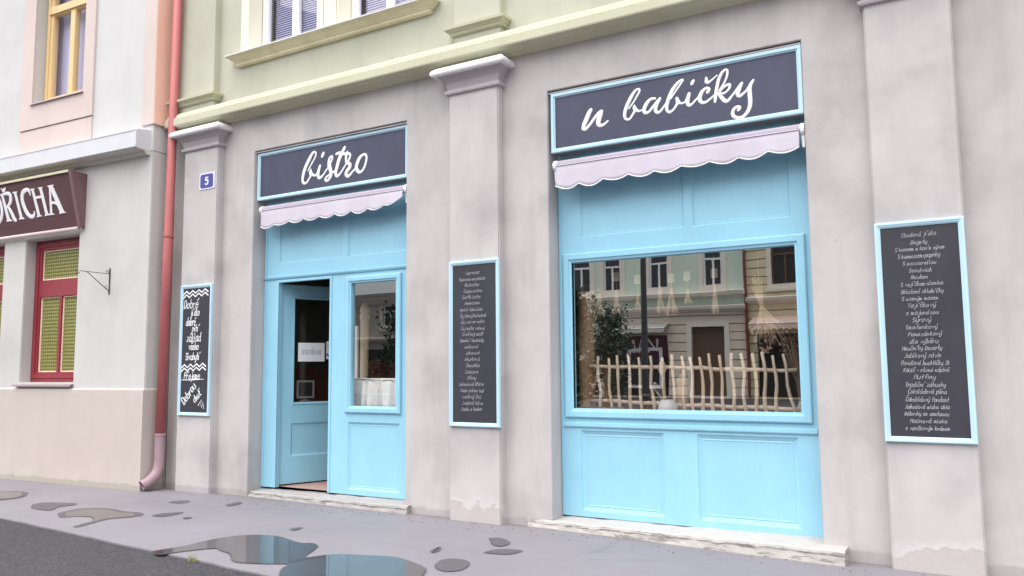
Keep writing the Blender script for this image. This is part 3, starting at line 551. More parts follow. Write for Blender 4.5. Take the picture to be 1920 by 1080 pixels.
def flatpatch(name, pts, mat, z, rough=0.012, label=None):
    n = 4; q = catmull([(*p, 0) for p in pts] + [(*pts[0], 0)], n)[:-1]
    q = [(x + rough * noise.noise((x * 14, y * 14, 1)), y + rough * noise.noise((x * 14, y * 14, 9))) for x, y, _ in q]
    mb = MB(); mb.face([mb.p(x, y, z + gz(x)) for x, y in q])
    o = mb.build(name, mat, fixn=False)
    if o.data.polygons[0].normal.z < 0: o.data.flip_normals()
    return tag(o, kind='structure')
def damppatch(pts, wd, z=0.0030):
    """a wet patch whose rim dries out over wd metres"""
    q = catmull([(*p, 0) for p in pts] + [(*pts[0], 0)], 5)[:-1]; n = len(q)
    ar = sum(q[i][0] * q[(i + 1) % n][1] - q[(i + 1) % n][0] * q[i][1] for i in range(n)); sg = 1 if ar > 0 else -1
    out = []
    for i in range(n):
        p0, p1 = q[i - 1], q[(i + 1) % n]; tx, ty = p1[0] - p0[0], p1[1] - p0[1]; L = math.hypot(tx, ty) or 1e-6; out.append((ty / L * sg, -tx / L * sg))
    mb = MB(); inn = [mb.p(q[i][0] - out[i][0] * wd * 0.35, q[i][1] - out[i][1] * wd * 0.35, z + gz(q[i][0])) for i in range(n)]
    ou = [mb.p(q[i][0] + out[i][0] * wd * 0.65, q[i][1] + out[i][1] * wd * 0.65, z + gz(q[i][0])) for i in range(n)]
    mb.face(inn if sg > 0 else inn[::-1])
    for i in range(n): mb.face([inn[i], ou[i], ou[(i + 1) % n], inn[(i + 1) % n]] if sg > 0 else [inn[i], inn[(i + 1) % n], ou[(i + 1) % n], ou[i]])
    o = mb.build('damp_patch', 'damp', fixn=False)
    at = o.data.attributes.new('rim', 'FLOAT', 'POINT'); at.data.foreach_set('value', [1.0] * n + [0.0] * n)
    return tag(o, kind='structure')
rg = random.Random(17); mb = MB()                       # grit swept against the walls
for k in range(150):
    x = rg.uniform(-9.3, 0.8); d = rg.choice((0.0, 0.0, 0.1)); y = -0.12 - d - abs(rg.gauss(0, 0.12)); r = rg.uniform(0.003, 0.010)
    mb.loft([[(x + r * a_ * math.cos(1.26 * i + k), y + r * a_ * 0.8 * math.sin(1.26 * i + k), gz(x) + h_ * r) for i in range(5)] for a_, h_ in ((1.0, 0.0), (0.9, 0.6), (0.4, 1.0))])
tag(mb.build('grit', m_plain('grit', (0.20, 0.18, 0.15), 0.9, 0.4, 90)), kind='stuff')
flatpatch('puddle', PUD, 'water', 0.0050)
damppatch(PUD, 0.05)
for k, pl in enumerate(DAMP):
    damppatch(pl, 0.045 if k > 1 else 0.035)
    if k < 2:
        cx, cy = sum(p[0] for p in pl) / len(pl), sum(p[1] for p in pl) / len(pl)
        flatpatch('puddle', [(cx + (x - cx) * 0.86, cy + (y - cy) * 0.80) for x, y in pl], 'water', 0.0050)
mb = MB(); rg = random.Random(3)
for k in range(46):
    a = rg.uniform(0, 6.28); r = rg.uniform(0, 0.035); h = rg.uniform(0.02, 0.06); bx, by = -5.66 + r * math.cos(a) * 1.6, -2.535 + r * math.sin(a) * 0.7
    lx, ly = rg.uniform(-0.025, 0.025), rg.uniform(-0.02, 0.02)
    mb.face([mb.p(bx - 0.003, by, -0.01), mb.p(bx + 0.003, by, -0.01), mb.p(bx + lx, by + ly, h)])
tag(mb.build('grass_tuft', m_leaf('weed_green', (0.20, 0.23, 0.07), (0.30, 0.33, 0.12)), fixn=False), 'small green weed growing at the edge of the coarse asphalt', 'weed')

# ------------------------------------------------------------ the bistro building
bis = thing('bistro_building', 'grey and pale green house with sky blue shopfronts between plaster pilasters', 'building', (-3, 0, 0))
DO = (-7.895, -5.482, 0.0, 4.272); WO = (-3.708, -1.262, 0.0, 4.278)           # the two shop openings
w = MB(); wall_holes(w, -9.44, 4.2, -0.1, 4.72, [DO, WO], 0.0, 0.40)
w.build('wall', 'grey', bis, bevel=0.012, merge=True)
UW = [(-8.04, -6.84), (-6.50, -5.30), (-2.95, -1.75), (-1.41, -0.21)]
up = MB(); wall_holes(up, -9.44, 4.2, 4.72, 9.6, [(a, b, 5.56, 7.5) for a, b in UW], 0.0, 0.40)
up.build('upper_wall', 'green', bis, bevel=0.006, merge=True)
sh = MB(); sh.box(-9.44, -9.2, 0.40, 10.0, -0.1, 9.6); sh.box(3.96, 4.2, 0.40, 10.0, -0.1, 9.6); sh.box(-9.2, 3.96, 9.76, 10.0, -0.1, 9.6)
sh.build('rear_walls', 'grey', bis)
rf = MB(); rf.extr([(-0.35, 9.6), (-0.35, 9.75), (5.0, 12.4), (10.3, 9.75), (10.3, 9.6)], -9.44, 4.2)
rf.build('roof', 'roofm', bis)

def pilaster(x0, x1, mat='grey_pil'):
    a = MB(); a.box(x0, x1, -0.10, 0.03, -0.1, 4.44)
    pl = a.build('pilaster', mat, bis, bevel=0.012)
    def around(prof):      # wrap a moulding round left, front and right
        return [[(x0 - o, 0.02, z), (x0 - o, -0.10 - o, z), (x1 + o, -0.10 - o, z), (x1 + o, 0.02, z)] for o, z in prof]
    c = MB(); c.loft(around([(0.004, 4.405), (0.028, 4.412), (0.034, 4.43), (0.030, 4.447), (0.010, 4.452), (0.012, 4.47), (0.03, 4.53), (0.062, 4.572), (0.098, 4.597), (0.112, 4.600)]), cap=True)
    c.build('capital', 'cap', pl)
    d = MB(); d.loft(around([(0.110, 4.597), (0.140, 4.602), (0.148, 4.618), (0.146, 4.640), (0.128, 4.668), (0.098, 4.688), (0.02, 4.712)]), cap=True)
    d.build('capital_slab', 'captop', pl, smooth=False)
pilaster(-9.12, -8.46, 'grey_pil0'); pilaster(-4.838, -4.225); pilaster(-0.757, -0.133); pilaster(3.30, 3.92)

cprof = [(0.02, 4.708), (-0.045, 4.712), (-0.052, 4.728), (-0.085, 4.732), (-0.10, 4.744), (-0.155, 4.748), (-0.165, 4.758), (-0.200, 4.762), (-0.206, 4.776), (-0.206, 4.862), (-0.196, 4.872), (-0.178, 4.876),
         (-0.172, 4.905), (-0.150, 4.935), (-0.11, 4.962), (-0.03, 4.985), (0.02, 4.99)]
c = MB(); c.extr(cprof, -9.42, 4.2); c.build('cornice', 'green_trim', bis)
for x0, x1 in ((-9.44, -8.60), (-4.78, -4.20), (-0.80, -0.10)):
    a = MB(); a.box(x0, x1, -0.085, 0.02, 4.90, 9.55); up_p = a.build('upper_pilaster', 'green', bis, bevel=0.006)
    b = MB(); b.loft([[(x0 - o, 0.015, z), (x0 - o, -0.085 - o, z), (x1 + o, -0.085 - o, z), (x1 + o, 0.015, z)] for o, z in
        [(0.01, 5.045), (0.030, 5.05), (0.038, 5.062), (0.036, 5.075), (0.050, 5.082), (0.064, 5.10), (0.085, 5.106), (0.088, 5.135), (0.06, 5.145), (0.0, 5.15)]])
    b.build('base_moulding', 'green_trim', up_p)
e = MB(); e.extr([(0.02, 9.1), (-0.05, 9.1), (-0.10, 9.3), (-0.30, 9.42), (-0.34, 9.55), (-0.34, 9.6), (0.02, 9.6)], -9.44, 4.2); e.build('eaves_cornice', 'green_trim', bis)

def upper_window(x0, x1):
    fr = MB(); wall_holes(fr, x0 + 0.002, x1 - 0.002, 5.562, 7.498, [(x0 + 0.11, (x0 + x1) / 2 - 0.055, 5.665, 6.75), ((x0 + x1) / 2 + 0.055, x1 - 0.11, 5.665, 6.75), (x0 + 0.11, x1 - 0.11, 6.86, 7.39)], 0.20, 0.27)
    f = fr.build('window_frame', 'white', bis, bevel=0.008, merge=True)
    g = MB(); g.quad((x0 + 0.05, 0.24, 5.6), (x1 - 0.05, 0.24, 5.6), (x1 - 0.05, 0.24, 7.45), (x0 + 0.05, 0.24, 7.45)); g.build('pane', 'glass_up', f, fixn=False)
    b = MB(); z = 5.62
    while z < 7.4:
        b.quad((x0 + 0.155, 0.290, z), (x1 - 0.05, 0.290, z), (x1 - 0.05, 0.312, z + 0.032), (x0 + 0.155, 0.312, z + 0.032)); z += 0.030
    b.build('blind', 'blind', f, fixn=False)
    d = MB(); d.box(x0 - 0.05, x1 + 0.05, 0.40, 0.43, 5.5, 7.55); d.build('dark_backing', 'darkroom', f)
for a, b in UW: upper_window(a, b)
for a, b, c_, d_ in ((-8.04, -6.84, -6.50, -5.30), (-2.95, -1.75, -1.41, -0.21)):
    s = MB(); wall_holes(s, a - 0.135, d_ + 0.135, 5.552, 7.65, [(a + 0.004, b - 0.004, 5.5, 7.496), (c_ + 0.004, d_ - 0.004, 5.5, 7.496)], -0.028, 0.198)
    s.box(b + 0.02, b + 0.115, -0.036, -0.0275, 5.6, 7.6); s.box(c_ - 0.115, c_ - 0.02, -0.036, -0.0275, 5.6, 7.6)
    s.build('window_surround', 'cream', bis, bevel=0.005, merge=True)
    s = MB(); s.loft([[(a - 0.135 - o, 0.015, z), (a - 0.135 - o, -0.02 - o, z), (d_ + 0.135 + o, -0.02 - o, z), (d_ + 0.135 + o, 0.015, z)] for o, z in
        [(0.0, 5.425), (0.035, 5.43), (0.045, 5.447), (0.040, 5.462), (0.055, 5.466), (0.058, 5.476), (0.068, 5.480), (0.078, 5.488), (0.105, 5.515), (0.145, 5.535)]])
    s.build('window_sill', 'tan', bis)
    s = MB(); s.loft([[(a - 0.135 - o, 0.02, z), (a - 0.135 - o, -0.02 - o, z), (d_ + 0.135 + o, -0.02 - o, z), (d_ + 0.135 + o, 0.02, z)] for o, z in [(0.147, 5.536), (0.150, 5.552), (0.0, 5.56)]])
    s.build('sill_flashing', 'white', bis)
    s = MB()
    for q0, q1 in ((a, b), (c_, d_)): s.box(q0 + 0.002, q1 - 0.002, -0.02, 0.26, 5.553, 5.563)
    s.build('inner_sill', 'white', bis)

# --- left shopfront: open door, side window
Y = 0.20
j = MB()
holes = [(-7.63, -6.775, 0.05, 2.605), (-6.44, -5.752, 1.09, 2.54), (-6.472, -5.722, 0.155, 0.915), (-7.633, -6.60, 2.845, 3.62), (-6.505, -5.60, 2.845, 3.62)]
wall_holes(j, -7.89, -5.485, 0.095, 4.262, holes, Y, Y + 0.06)
sunk(j, -6.472, -5.722, 0.155, 0.915, Y); sunk(j, -7.633, -6.60, 2.845, 3.62, Y, 0.016, 0.02); sunk(j, -6.505, -5.60, 2.845, 3.62, Y, 0.016, 0.02)
sf = j.build('shopfront', 'blue', bis, bevel=0.0)
m = MB(); m.extr([(Y + 0.01, 2.642), (Y - 0.012, 2.645), (Y - 0.024, 2.662), (Y - 0.026, 2.680), (Y + 0.01, 2.690)], -7.875, -5.487)
m.box(-7.862, -7.842, Y - 0.009, Y + 0.01, 0.10, 2.641); m.box(-7.862, -7.842, Y - 0.009, Y + 0.01, 2.691, 3.64)
m.build('rail_moulding', 'blue', sf, bevel=0.003)
m = MB(); ringframe(m, -7.660, -6.745, 0.096, 2.635, 0.030, Y - 0.010, Y + 0.002); m.v = [v if v.z > 0.2 else Vector((v.x, v.y, 0.0965)) for v in m.v]
m.build('door_casing', 'blue', sf)
m = MB(); profframe(m, -6.515, -5.695, 1.022, 2.602, [(0, Y), (0, Y - 0.022), (0.012, Y - 0.030), (0.052, Y - 0.030), (0.060, Y - 0.018), (0.078, Y - 0.012), (0.078, Y + 0.03)])
m.build('window_frame', 'blue', sf)
m = MB(); m.quad((-6.44, Y + 0.022, 1.09), (-5.752, Y + 0.022, 1.09), (-5.752, Y + 0.022, 2.54), (-6.44, Y + 0.022, 2.54)); m.build('pane', 'glass_side', sf, fixn=False)

TH = R(69); LX = Matrix.Translation((-7.655, 0.272, 0)) @ Matrix.Rotation(TH, 4, 'Z')
d = MB(LX); wall_holes(d, 0.0, 0.87, 0.118, 2.592, [(0.158, 0.72, 1.09, 2.44), (0.15, 0.72, 0.45, 0.855)], 0.0, 0.045)
sunk(d, 0.15, 0.72, 0.45, 0.855, 0.0, 0.016, 0.035)
door = d.build('door', 'blue', bis)
d = MB(LX); profframe(d, 0.152, 0.726, 1.084, 2.446, [(0, 0.0), (0.002, -0.008), (0.02, -0.008), (0.03, 0.012)]); d.build('glazing_bead', 'blue', door)
d = MB(LX); d.quad((0.158, 0.02, 1.09), (0.72, 0.02, 1.09), (0.72, 0.02, 2.44), (0.158, 0.02, 2.44)); d.build('pane', 'glass_dark', door, fixn=False)
d = MB(LX); d.tube([(0.80, 0.0, 1.02), (0.80, -0.05, 1.02), (0.70, -0.055, 1.02)], 0.010); d.box(0.785, 0.815, -0.006, 0.0, 0.93, 1.09); d.build('door_handle', 'steel', door)

# --- right shopfront: display window
j = MB()
holes = [(-3.562, -1.412, 1.105, 2.55), (-3.492, -2.655, 0.15, 0.912), (-2.337, -1.465, 0.155, 0.912), (-3.458, -2.40, 2.80, 3.62), (-2.318, -1.45, 2.80, 3.62)]
wall_holes(j, -3.703, -1.266, 0.095, 4.268, holes, Y, Y + 0.06)
for h in holes[1:3]: sunk(j, *h, Y, 0.024, 0.05)
for h in holes[3:]: sunk(j, *h, Y, 0.014, 0.02)
sf2 = j.build('shopfront', 'blue', bis)
m = MB(); profframe(m, -3.648, -1.338, 1.036, 2.642, [(0, Y), (0, Y - 0.024), (0.010, Y - 0.030), (0.058, Y - 0.030), (0.066, Y - 0.016), (0.086, Y - 0.012), (0.086, Y + 0.03)]); m.build('window_frame', 'blue', sf2)
m = MB(); m.extr([(Y + 0.01, 0.938), (Y - 0.012, 0.940), (Y - 0.022, 0.952), (Y - 0.022, 0.985), (Y + 0.01, 0.996)], -3.668, -1.30); m.box(-3.685, -3.668, Y - 0.010, Y + 0.01, 0.10, 3.6); m.build('rail_moulding', 'blue', sf2, bevel=0.003)
m = MB(); m.quad((-3.562, Y + 0.022, 1.105), (-1.412, Y + 0.022, 1.105), (-1.412, Y + 0.022, 2.55), (-3.562, Y + 0.022, 2.55)); m.build('pane', 'glass', sf2, fixn=False)

# --- worn stone steps under the shopfronts
def step(x0, x1, yb, yf0, yf1, zt, mat, seed):
    s = MB(); n = 220; rings = []
    for i in range(n + 1):
        t = i / n; x = x0 + (x1 - x0) * t; yf = yf0 + (yf1 - yf0) * t
        h = zt * (0.72 + 0.28 * t) + 0.010 * noise.noise((x * 2.1, seed, 0)) - 0.015 * max(0, noise.noise((x * 5, seed, 4)))
        c = 0.02 + 0.02 * abs(noise.noise((x * 6, seed, 2))); wob = 0.018 * noise.noise((x * 5, seed, 7)) + 0.008 * noise.noise((x * 23, seed, 8))
        rings.append([(x, yb, -0.06), (x, yb, h + 0.012), (x, (yb + yf) / 2, h + 0.006 * noise.noise((x * 8, 1, seed))), (x, yf + c + wob, h), (x, yf + c * 0.35 + wob, h - c * 0.5), (x, yf + wob * 0.7, h - c * 1.1 - 0.004),
                      (x, yf + 0.006 + 0.014 * noise.noise((x * 9, seed, 3)), h * 0.5), (x, yf - 0.012 + 0.02 * noise.noise((x * 5, seed, 6)), gz(x) + 0.004), (x, yf - 0.02, -0.06)])
    s.loft(rings); s.build('step', mat, bis)
step(-8.30, -5.40, 0.23, 0.035, -0.075, 0.082, 'stone2', 1.0)
step(-3.97, -1.075, 0.23, -0.015, -0.195, 0.098, 'stone', 2.0)

# --- room behind the shopfronts
r = MB(); r.quad((-8.4, 0.27, 0.10), (-0.9, 0.27, 0.10), (-0.9, 5.5, 0.10), (-8.4, 5.5, 0.10)); r.build('interior_floor', 'room_floor', bis, fixn=False)
r = MB(); r.quad((-8.4, 0.27, 4.3), (-0.9, 0.27, 4.3), (-0.9, 5.5, 4.3), (-8.4, 5.5, 4.3)); r.build('interior_ceiling', 'room_ceil', bis, fixn=False)
for z0, z1, mt in ((0.1, 1.55, 'room_low'), (1.55, 4.3, 'room_up')):
    r = MB(); r.box(-8.5, -8.4, 0.41, 5.6, z0, z1); r.box(-8.4, -0.9, 5.5, 5.6, z0, z1); r.box(-0.9, -0.8, 0.41, 5.6, z0, z1); r.box(-4.5, -4.4, 0.41, 5.5, z0, z1)
    r.build('interior_wall', mt, bis)
r = MB(); r.box(-3.70, -1.27, 0.262, 0.95, 1.03, 1.072); r.build('window_shelf', 'oak', bis, bevel=0.004)
r = MB(); r.tube([(-3.6, 0.5, 2.60), (-1.4, 0.5, 2.60)], 0.012); r.build('display_rail', 'oak', bis)

# ------------------------------------------------------------ signs, awnings, boards
for x0, x1 in ((DO[0] + 0.005, DO[1] - 0.005), (WO[0] + 0.005, WO[1] - 0.005)):
    f_ = MB(); f_.box(x0, x1, 0.016, 0.14, 4.2485, 4.2625); f_.build('lintel_strip', 'grey', bis, bevel=0.002)
def sign_board(x0, x1, z0, z1, yf, strokes, wk, label):
    t = thing('sign_board', label, 'shop sign', ((x0 + x1) / 2, yf, z0), group='slate coloured shop signs with white lettering')
    m = MB(); profframe(m, x0, x1, z0, z1, [(0, yf + 0.032), (0, yf + 0.006), (0.006, yf), (0.030, yf), (0.036, yf + 0.010), (0.044, yf + 0.014), (0.044, yf + 0.03)]); m.build('frame', 'bluef', t)
    m = MB(); m.box(x0 + 0.040, x1 - 0.040, yf + 0.022, yf + 0.0305, z0 + 0.040, z1 - 0.040); m.build('panel', 'slate', t)
    m = MB(); m.box(x0 + 0.003, x1 - 0.003, yf + 0.031, yf + 0.150, z0 + 0.004, z1 - 0.002); m.build('case', 'signcase', t)
    m = MB(); brush(m, [[(u, v, w_ * wk) for u, v, w_ in q] for q in strokes], lambda u, v, h: (u, yf + 0.0215 - h, v), 0.004); m.build('lettering', 'letter', t, smooth=True)
sign_board(-7.885, -5.492, 3.640, 4.246, 0.035, BISTRO, 1.16, 'dark slate sign reading bistro above the open blue door')
sign_board(-3.678, -1.266, 3.640, 4.244, 0.010, BABICKY, 1.0, 'dark slate sign reading u babičky above the wide display window')

def awning(x0, x1, zr, yr, drop, scal, seed, label, cutr=0.0):
    t = thing('awning', label, 'awning', ((x0 + x1) / 2, yr, zr), group='rolled lilac canvas awnings with scalloped edges')
    m = MB(); m.tube([(x0 + 0.03, yr, zr + 0.006), (x1 - 0.02, yr, zr + 0.006)], 0.046, 14); m.build('roller', 'fabric_roll', t, smooth=False)
    for xa, xb in ((x0, x0 + 0.04), (x1 - 0.03, x1 + 0.005)):
        m = MB(); m.tube([(xa, yr, zr), (xb, yr, zr)], 0.056, 14); m.tube([((xa + xb) / 2, yr, zr - 0.03), ((xa + xb) / 2 + 0.004, yr - 0.02, zr - 0.16)], [0.024, 0.012], 8)
        m.box(xa + 0.004, xb - 0.004, yr, 0.205, zr - 0.03, zr + 0.035); m.build('bracket', 'plastic', t, bevel=0.003)
    yb, zb = yr - 0.052, zr - 0.012
    m = MB(); n = 120; rows = []; edge = []
    for i in range(n + 1):
        u = i / n; x = x0 + 0.040 + (x1 - x0 - 0.075) * u; ph = u * scal
        dr = drop + (0.036 + 0.02 * noise.noise((u * 4, seed, 8))) * abs(math.sin(math.pi * ph)) ** 0.9 - 0.02 + 0.018 * noise.noise((u * 5, seed, 0)) - 0.055 * u
        if cutr and u > 0.9: dr *= 1 - cutr * (u - 0.9) / 0.1
        w_ = 0.004 * math.sin(ph * 2 * math.pi + seed) + 0.016 * noise.noise((u * 6, seed, 2))
        col = [(x, yr - 0.044, zr + 0.002), (x, yr - 0.050, zr - 0.004), (x, yb, zb)]
        for k in range(1, 7): q = k / 6; col.append((x + 0.004 * w_, yb - 0.004 - 0.012 * q + w_ * q, zb - dr * q))
        rows.append([m.p(*c) for c in col]); edge.append(col[-1])
    for a, b in zip(rows, rows[1:]):
        for k in range(len(a) - 1): m.face([a[k], b[k], b[k + 1], a[k + 1]])
    o = m.build('valance', 'fabric', t, smooth=True)
    sm = o.modifiers.new('thick', 'SOLIDIFY'); sm.thickness = 0.004
    m2 = MB(); m2.tube(edge, 0.006, 5); m2.build('hem', 'plastic', t)
    m2 = MB(); m2.tube([(p_[0], yb - 0.005, zb + 0.002) for p_ in edge[::10]], 0.005, 5); m2.build('seam', 'fabric', t)
awning(-7.80, -5.495, 3.508, 0.055, 0.215, 9, 1.3, 'lilac white scalloped awning rolled up under the bistro sign', 0.45)
awning(-3.655, -1.272, 3.508, 0.045, 0.225, 9, 4.1, 'lilac white scalloped awning rolled up under the u babičky sign')

def chalkboard(x0, x1, z0, z1, label, fw=0.042):
    t = thing('chalkboard', label, 'menu board', ((x0 + x1) / 2, -0.10, z0), group='black boards in pale blue frames on the pilasters')
    m = MB(); profframe(m, x0, x1, z0, z1, [(0, -0.101), (0, -0.128), (0.006, -0.134), (fw * 0.45, -0.134), (fw * 0.52, -0.129), (fw * 0.75, -0.128), (fw * 0.82, -0.124), (fw, -0.120), (fw, -0.108)]); m.build('frame', 'bluef', t)
    m = MB(); m.box(x0 + fw - 0.006, x1 - fw + 0.006, -0.116, -0.102, z0 + fw - 0.006, z1 - fw + 0.006); m.build('panel', 'chalkboard', t)
    return t
B3 = lambda u, v, h: (u, -0.1165 - h, v)
t1 = chalkboard(-9.078, -8.478, 0.952, 2.620, 'narrow chalkboard with large handwritten greeting beside the red pipe')
m = MB(); rg = random.Random(11); st = []
def zig(z, x0, x1, amp, n):
    for dz in (0, -0.045): st.append([(x0 + (x1 - x0) * i / (2 * n), z + dz + (amp if i % 2 else -amp) + 0.02 * i / (2 * n), 0.020) for i in range(2 * n + 1)])
zig(2.522, -9.035, -8.56, 0.020, 4)
for txt, zz, x0, x1, sz in (('Dobré', 2.325, -9.02, -8.735, 0.10), ('jídlo', 2.225, -8.88, -8.712, 0.075), ('dobré', 2.10, -8.968, -8.78, 0.09), ('pití', 2.025, -8.846, -8.704, 0.075), ('základ', 1.892, -8.946, -8.667, 0.095), ('všeho', 1.787, -8.904, -8.712, 0.08), ('živobytí', 1.66, -8.958, -8.675, 0.08)):
    s, L = write(txt, sz, 0.0115, 0.2, 0.25, 1.0, rg); k = (x1 - x0) / (L + sz * 0.2); st += [[(x0 + u * k, zz + v, w_) for u, v, w_ in q] for q in s]
zig(1.575, -9.035, -8.57, 0.020, 4)
s, L = write('Přejeme', 0.08, 0.011, 0.2, 0.3, 1.0, rg); k = 0.30 / L; st += [[(-8.978 + u * k, 1.415 + v, w_) for u, v, w_ in q] for q in s]
st.append([(-9.02, 1.402, 0.008), (-8.8, 1.404, 0.012), (-8.60, 1.413, 0.006)])
s, L = write('Dobrou', 0.095, 0.0125, 0.1, 0.3, 1.0, rg); k = 0.32 / L; st += shift([[(u * k, v, w_) for u, v, w_ in q] for q in s], -8.955, 1.085, R(47))
s, L = write('chuť', 0.075, 0.012, 0.1, 0.3, 1.0, rg); k = 0.17 / L; st += shift([[(u * k, v, w_) for u, v, w_ in q] for q in s], -8.755, 1.115, R(42))
st.append([(-8.69, 1.085, .011), (-8.625, 1.16, .013), (-8.655, 1.07, .011), (-8.60, 1.135, .013), (-8.625, 1.055, .011), (-8.585, 1.10, .012), (-8.59, 1.045, .009)])
m = MB(); brush(m, st, B3, 0.0022, 1, 6); m.build('chalk_writing', 'letter', t1, fixn=False)

def menu(t, lines, z0, z1, c0, c1, wmax, size, wd, seed):
    m = MB(); rg = random.Random(seed); n = len(lines); longest = max(len(q) for q in lines)
    for i, tx in enumerate(lines):
        z = z0 + (z1 - z0) * i / (n - 1) + rg.uniform(-0.003, 0.003); cx = c0 + (c1 - c0) * i / (n - 1) + rg.uniform(-0.012, 0.012)
        s, L = write(tx, size * rg.uniform(0.92, 1.08), wd, 0.3, 0.35, 1.0, rg); tgt = min(L, wmax * (0.35 + 0.65 * len(tx) / longest)); k = tgt / L
        brush(m, shift([[(u * k, v, w_) for u, v, w_ in q] for q in s], cx - tgt / 2, z - size * 0.4, rg.uniform(-0.01, 0.015)), B3, 0.0015, 1, 4)
    m.build('chalk_writing', 'chalk', t, fixn=False)
t2 = chalkboard(-4.822, -4.214, 0.935, 2.618, 'chalkboard listing hot and cold drinks between the door and the display window')
menu(t2, ['Espresso', 'Espresso macchiato', 'Ristretto', 'Cappuccino', 'Caffè latte', 'Americano', 'Horká čokoláda', 'Čaj černý/heřmánek', 'Čaj zázvor máta', 'Čaj máta zelený', 'Svařený mošt', 'Domácí limonády', 'malinová', 'citronová', 'okurková',
          'Smoothie', 'Cascara', 'Džusy', 'Zeleninová šťáva', 'Voda citron led', 'Ledový čaj', 'Ledová káva', 'Soda s ledem'], 2.490, 1.105, -4.545, -4.545, 0.315, 0.030, 0.0031, 21)
t3 = chalkboard(-0.755, -0.136, 0.934, 2.620, 'chalkboard listing cold dishes and desserts at the right of the display window')
menu(t3, ['Studená jídla', 'Bagety', 'S lososem a kozím sýrem', 'S hummusem+papriky', 'S mozzarellou', 'Sandwich', 'Reuben', 'S vajíčkem-slanina', 'Obložené chlebíčky', 'S uzeným masem', 'Vajíčkový', 's majonézou', 'Sýrový', 'Smaženkový',
          'Pomazánkový', 'dle výběru', 'Moučníky Dezerty', 'Jablkový závin', 'Povidlové buchtičky 2k', 'Koláč - různé náplně', 'Muffiny', 'Tradiční zákusky', 'Čokoládová pěna', 'Čokoládový fondant', 'Jahodová miska chia', 'Bábovky se smetanou', 'Malinová miska', 's vanilkovým krémem'],
     2.507, 1.037, -0.452, -0.462, 0.335, 0.029, 0.0029, 33)

# house number plate
t = thing('house_number_plate', 'small blue enamel house number 5 high on the left pilaster', 'house number', (-8.65, -0.1, 3.97))
def rrect(mb, x0, x1, z0, z1, y0, y1, r):
    pts = []
    for cx, cz, a0 in ((x1 - r, z1 - r, 0), (x0 + r, z1 - r, 90), (x0 + r, z0 + r, 180), (x1 - r, z0 + r, 270)):
        for k in range(6): a = R(a0 + 18 * k); pts.append((cx + r * math.cos(a), cz + r * math.sin(a)))
    return mb.loft([[(x, y0, z) for x, z in pts], [(x, y1, z) for x, z in pts]])
m = MB(); rrect(m, -8.800, -8.508, 3.862, 4.078, -0.108, -0.101, 0.02); m.build('rim', 'platew', t)
m = MB(); rrect(m, -8.778, -8.535, 3.880, 4.060, -0.112, -0.104, 0.028); m.build('plate', 'platebl', t)
m = MB(); brush(m, [[(-8.630, 4.012, .020), (-8.672, 4.012, .020)], [(-8.674, 4.012, .022), (-8.677, 3.976, .022)], [(-8.677, 3.978, .020), (-8.655, 3.984, .022), (-8.632, 3.968, .026), (-8.633, 3.940, .026), (-8.655, 3.922, .022), (-8.680, 3.930, .020)]], lambda u, v, h: (u, -0.1125 - h, v), 0.002, 4, 8)
m.build('numeral', 'platew', t)

# papers on the door glass
PX = LX
def leafpaper(s0, s1, z0, z1, label, strokes):
    loc = LX @ Vector(((s0 + s1) / 2, 0, z0)); t = thing('paper_notice', label, 'notice', loc, TH)
    m = MB(LX); m.box(s0, s1, 0.010, 0.014, z0, z1); m.build('sheet', 'paper', t)
    m = MB(); brush(m, strokes, lambda u, v, h: tuple(LX @ Vector((u, 0.0096 - h, v))), 0.0012, 1, 6); m.build('writing', 'inkblue', t)
s, L = write('OTEVŘENO', 0.055, 0.0065, 0.0, 0.12); k = 0.25 / L
leafpaper(0.232, 0.592, 1.625, 1.862, 'white paper notice reading otevřeno on the open door glass', shift([[(u * k, v, w_) for u, v, w_ in q] for q in s], 0.285, 1.715))
leafpaper(0.618, 0.712, 1.655, 1.885, 'narrow white paper at the inner edge of the door glass', [[(0.63, 1.715, 0.03), (0.66, 1.69, 0.035)], [(0.63, 1.84, 0.008), (0.70, 1.84, 0.008)], [(0.63, 1.80, 0.008), (0.69, 1.80, 0.008)]])
loc = LX @ Vector((0.36, 0.06, 1.13)); t = thing('tablet', 'dark tablet in a grey frame behind the lower door glass', 'tablet', loc, TH)
m = MB(LX); rg = [(0.235, 0.475)]; ringframe(m, 0.240, 0.478, 1.160, 1.385, 0.024, 0.052, 0.072); m.build('frame', 'greyframe', t)
m = MB(LX); m.box(0.262, 0.456, 0.056, 0.068, 1.182, 1.363); m.build('screen', 'blackscreen', t)
m = MB(LX); m.box(0.30, 0.42, 0.050, 0.10, 1.120, 1.134); m.box(0.345, 0.375, 0.058, 0.066, 1.134, 1.161); m.build('stand', 'greyframe', t)
m = MB(LX); m.box(0.16, 0.72, 0.046, 0.12, 1.100, 1.119); m.build('door_ledge', 'room_low', door)

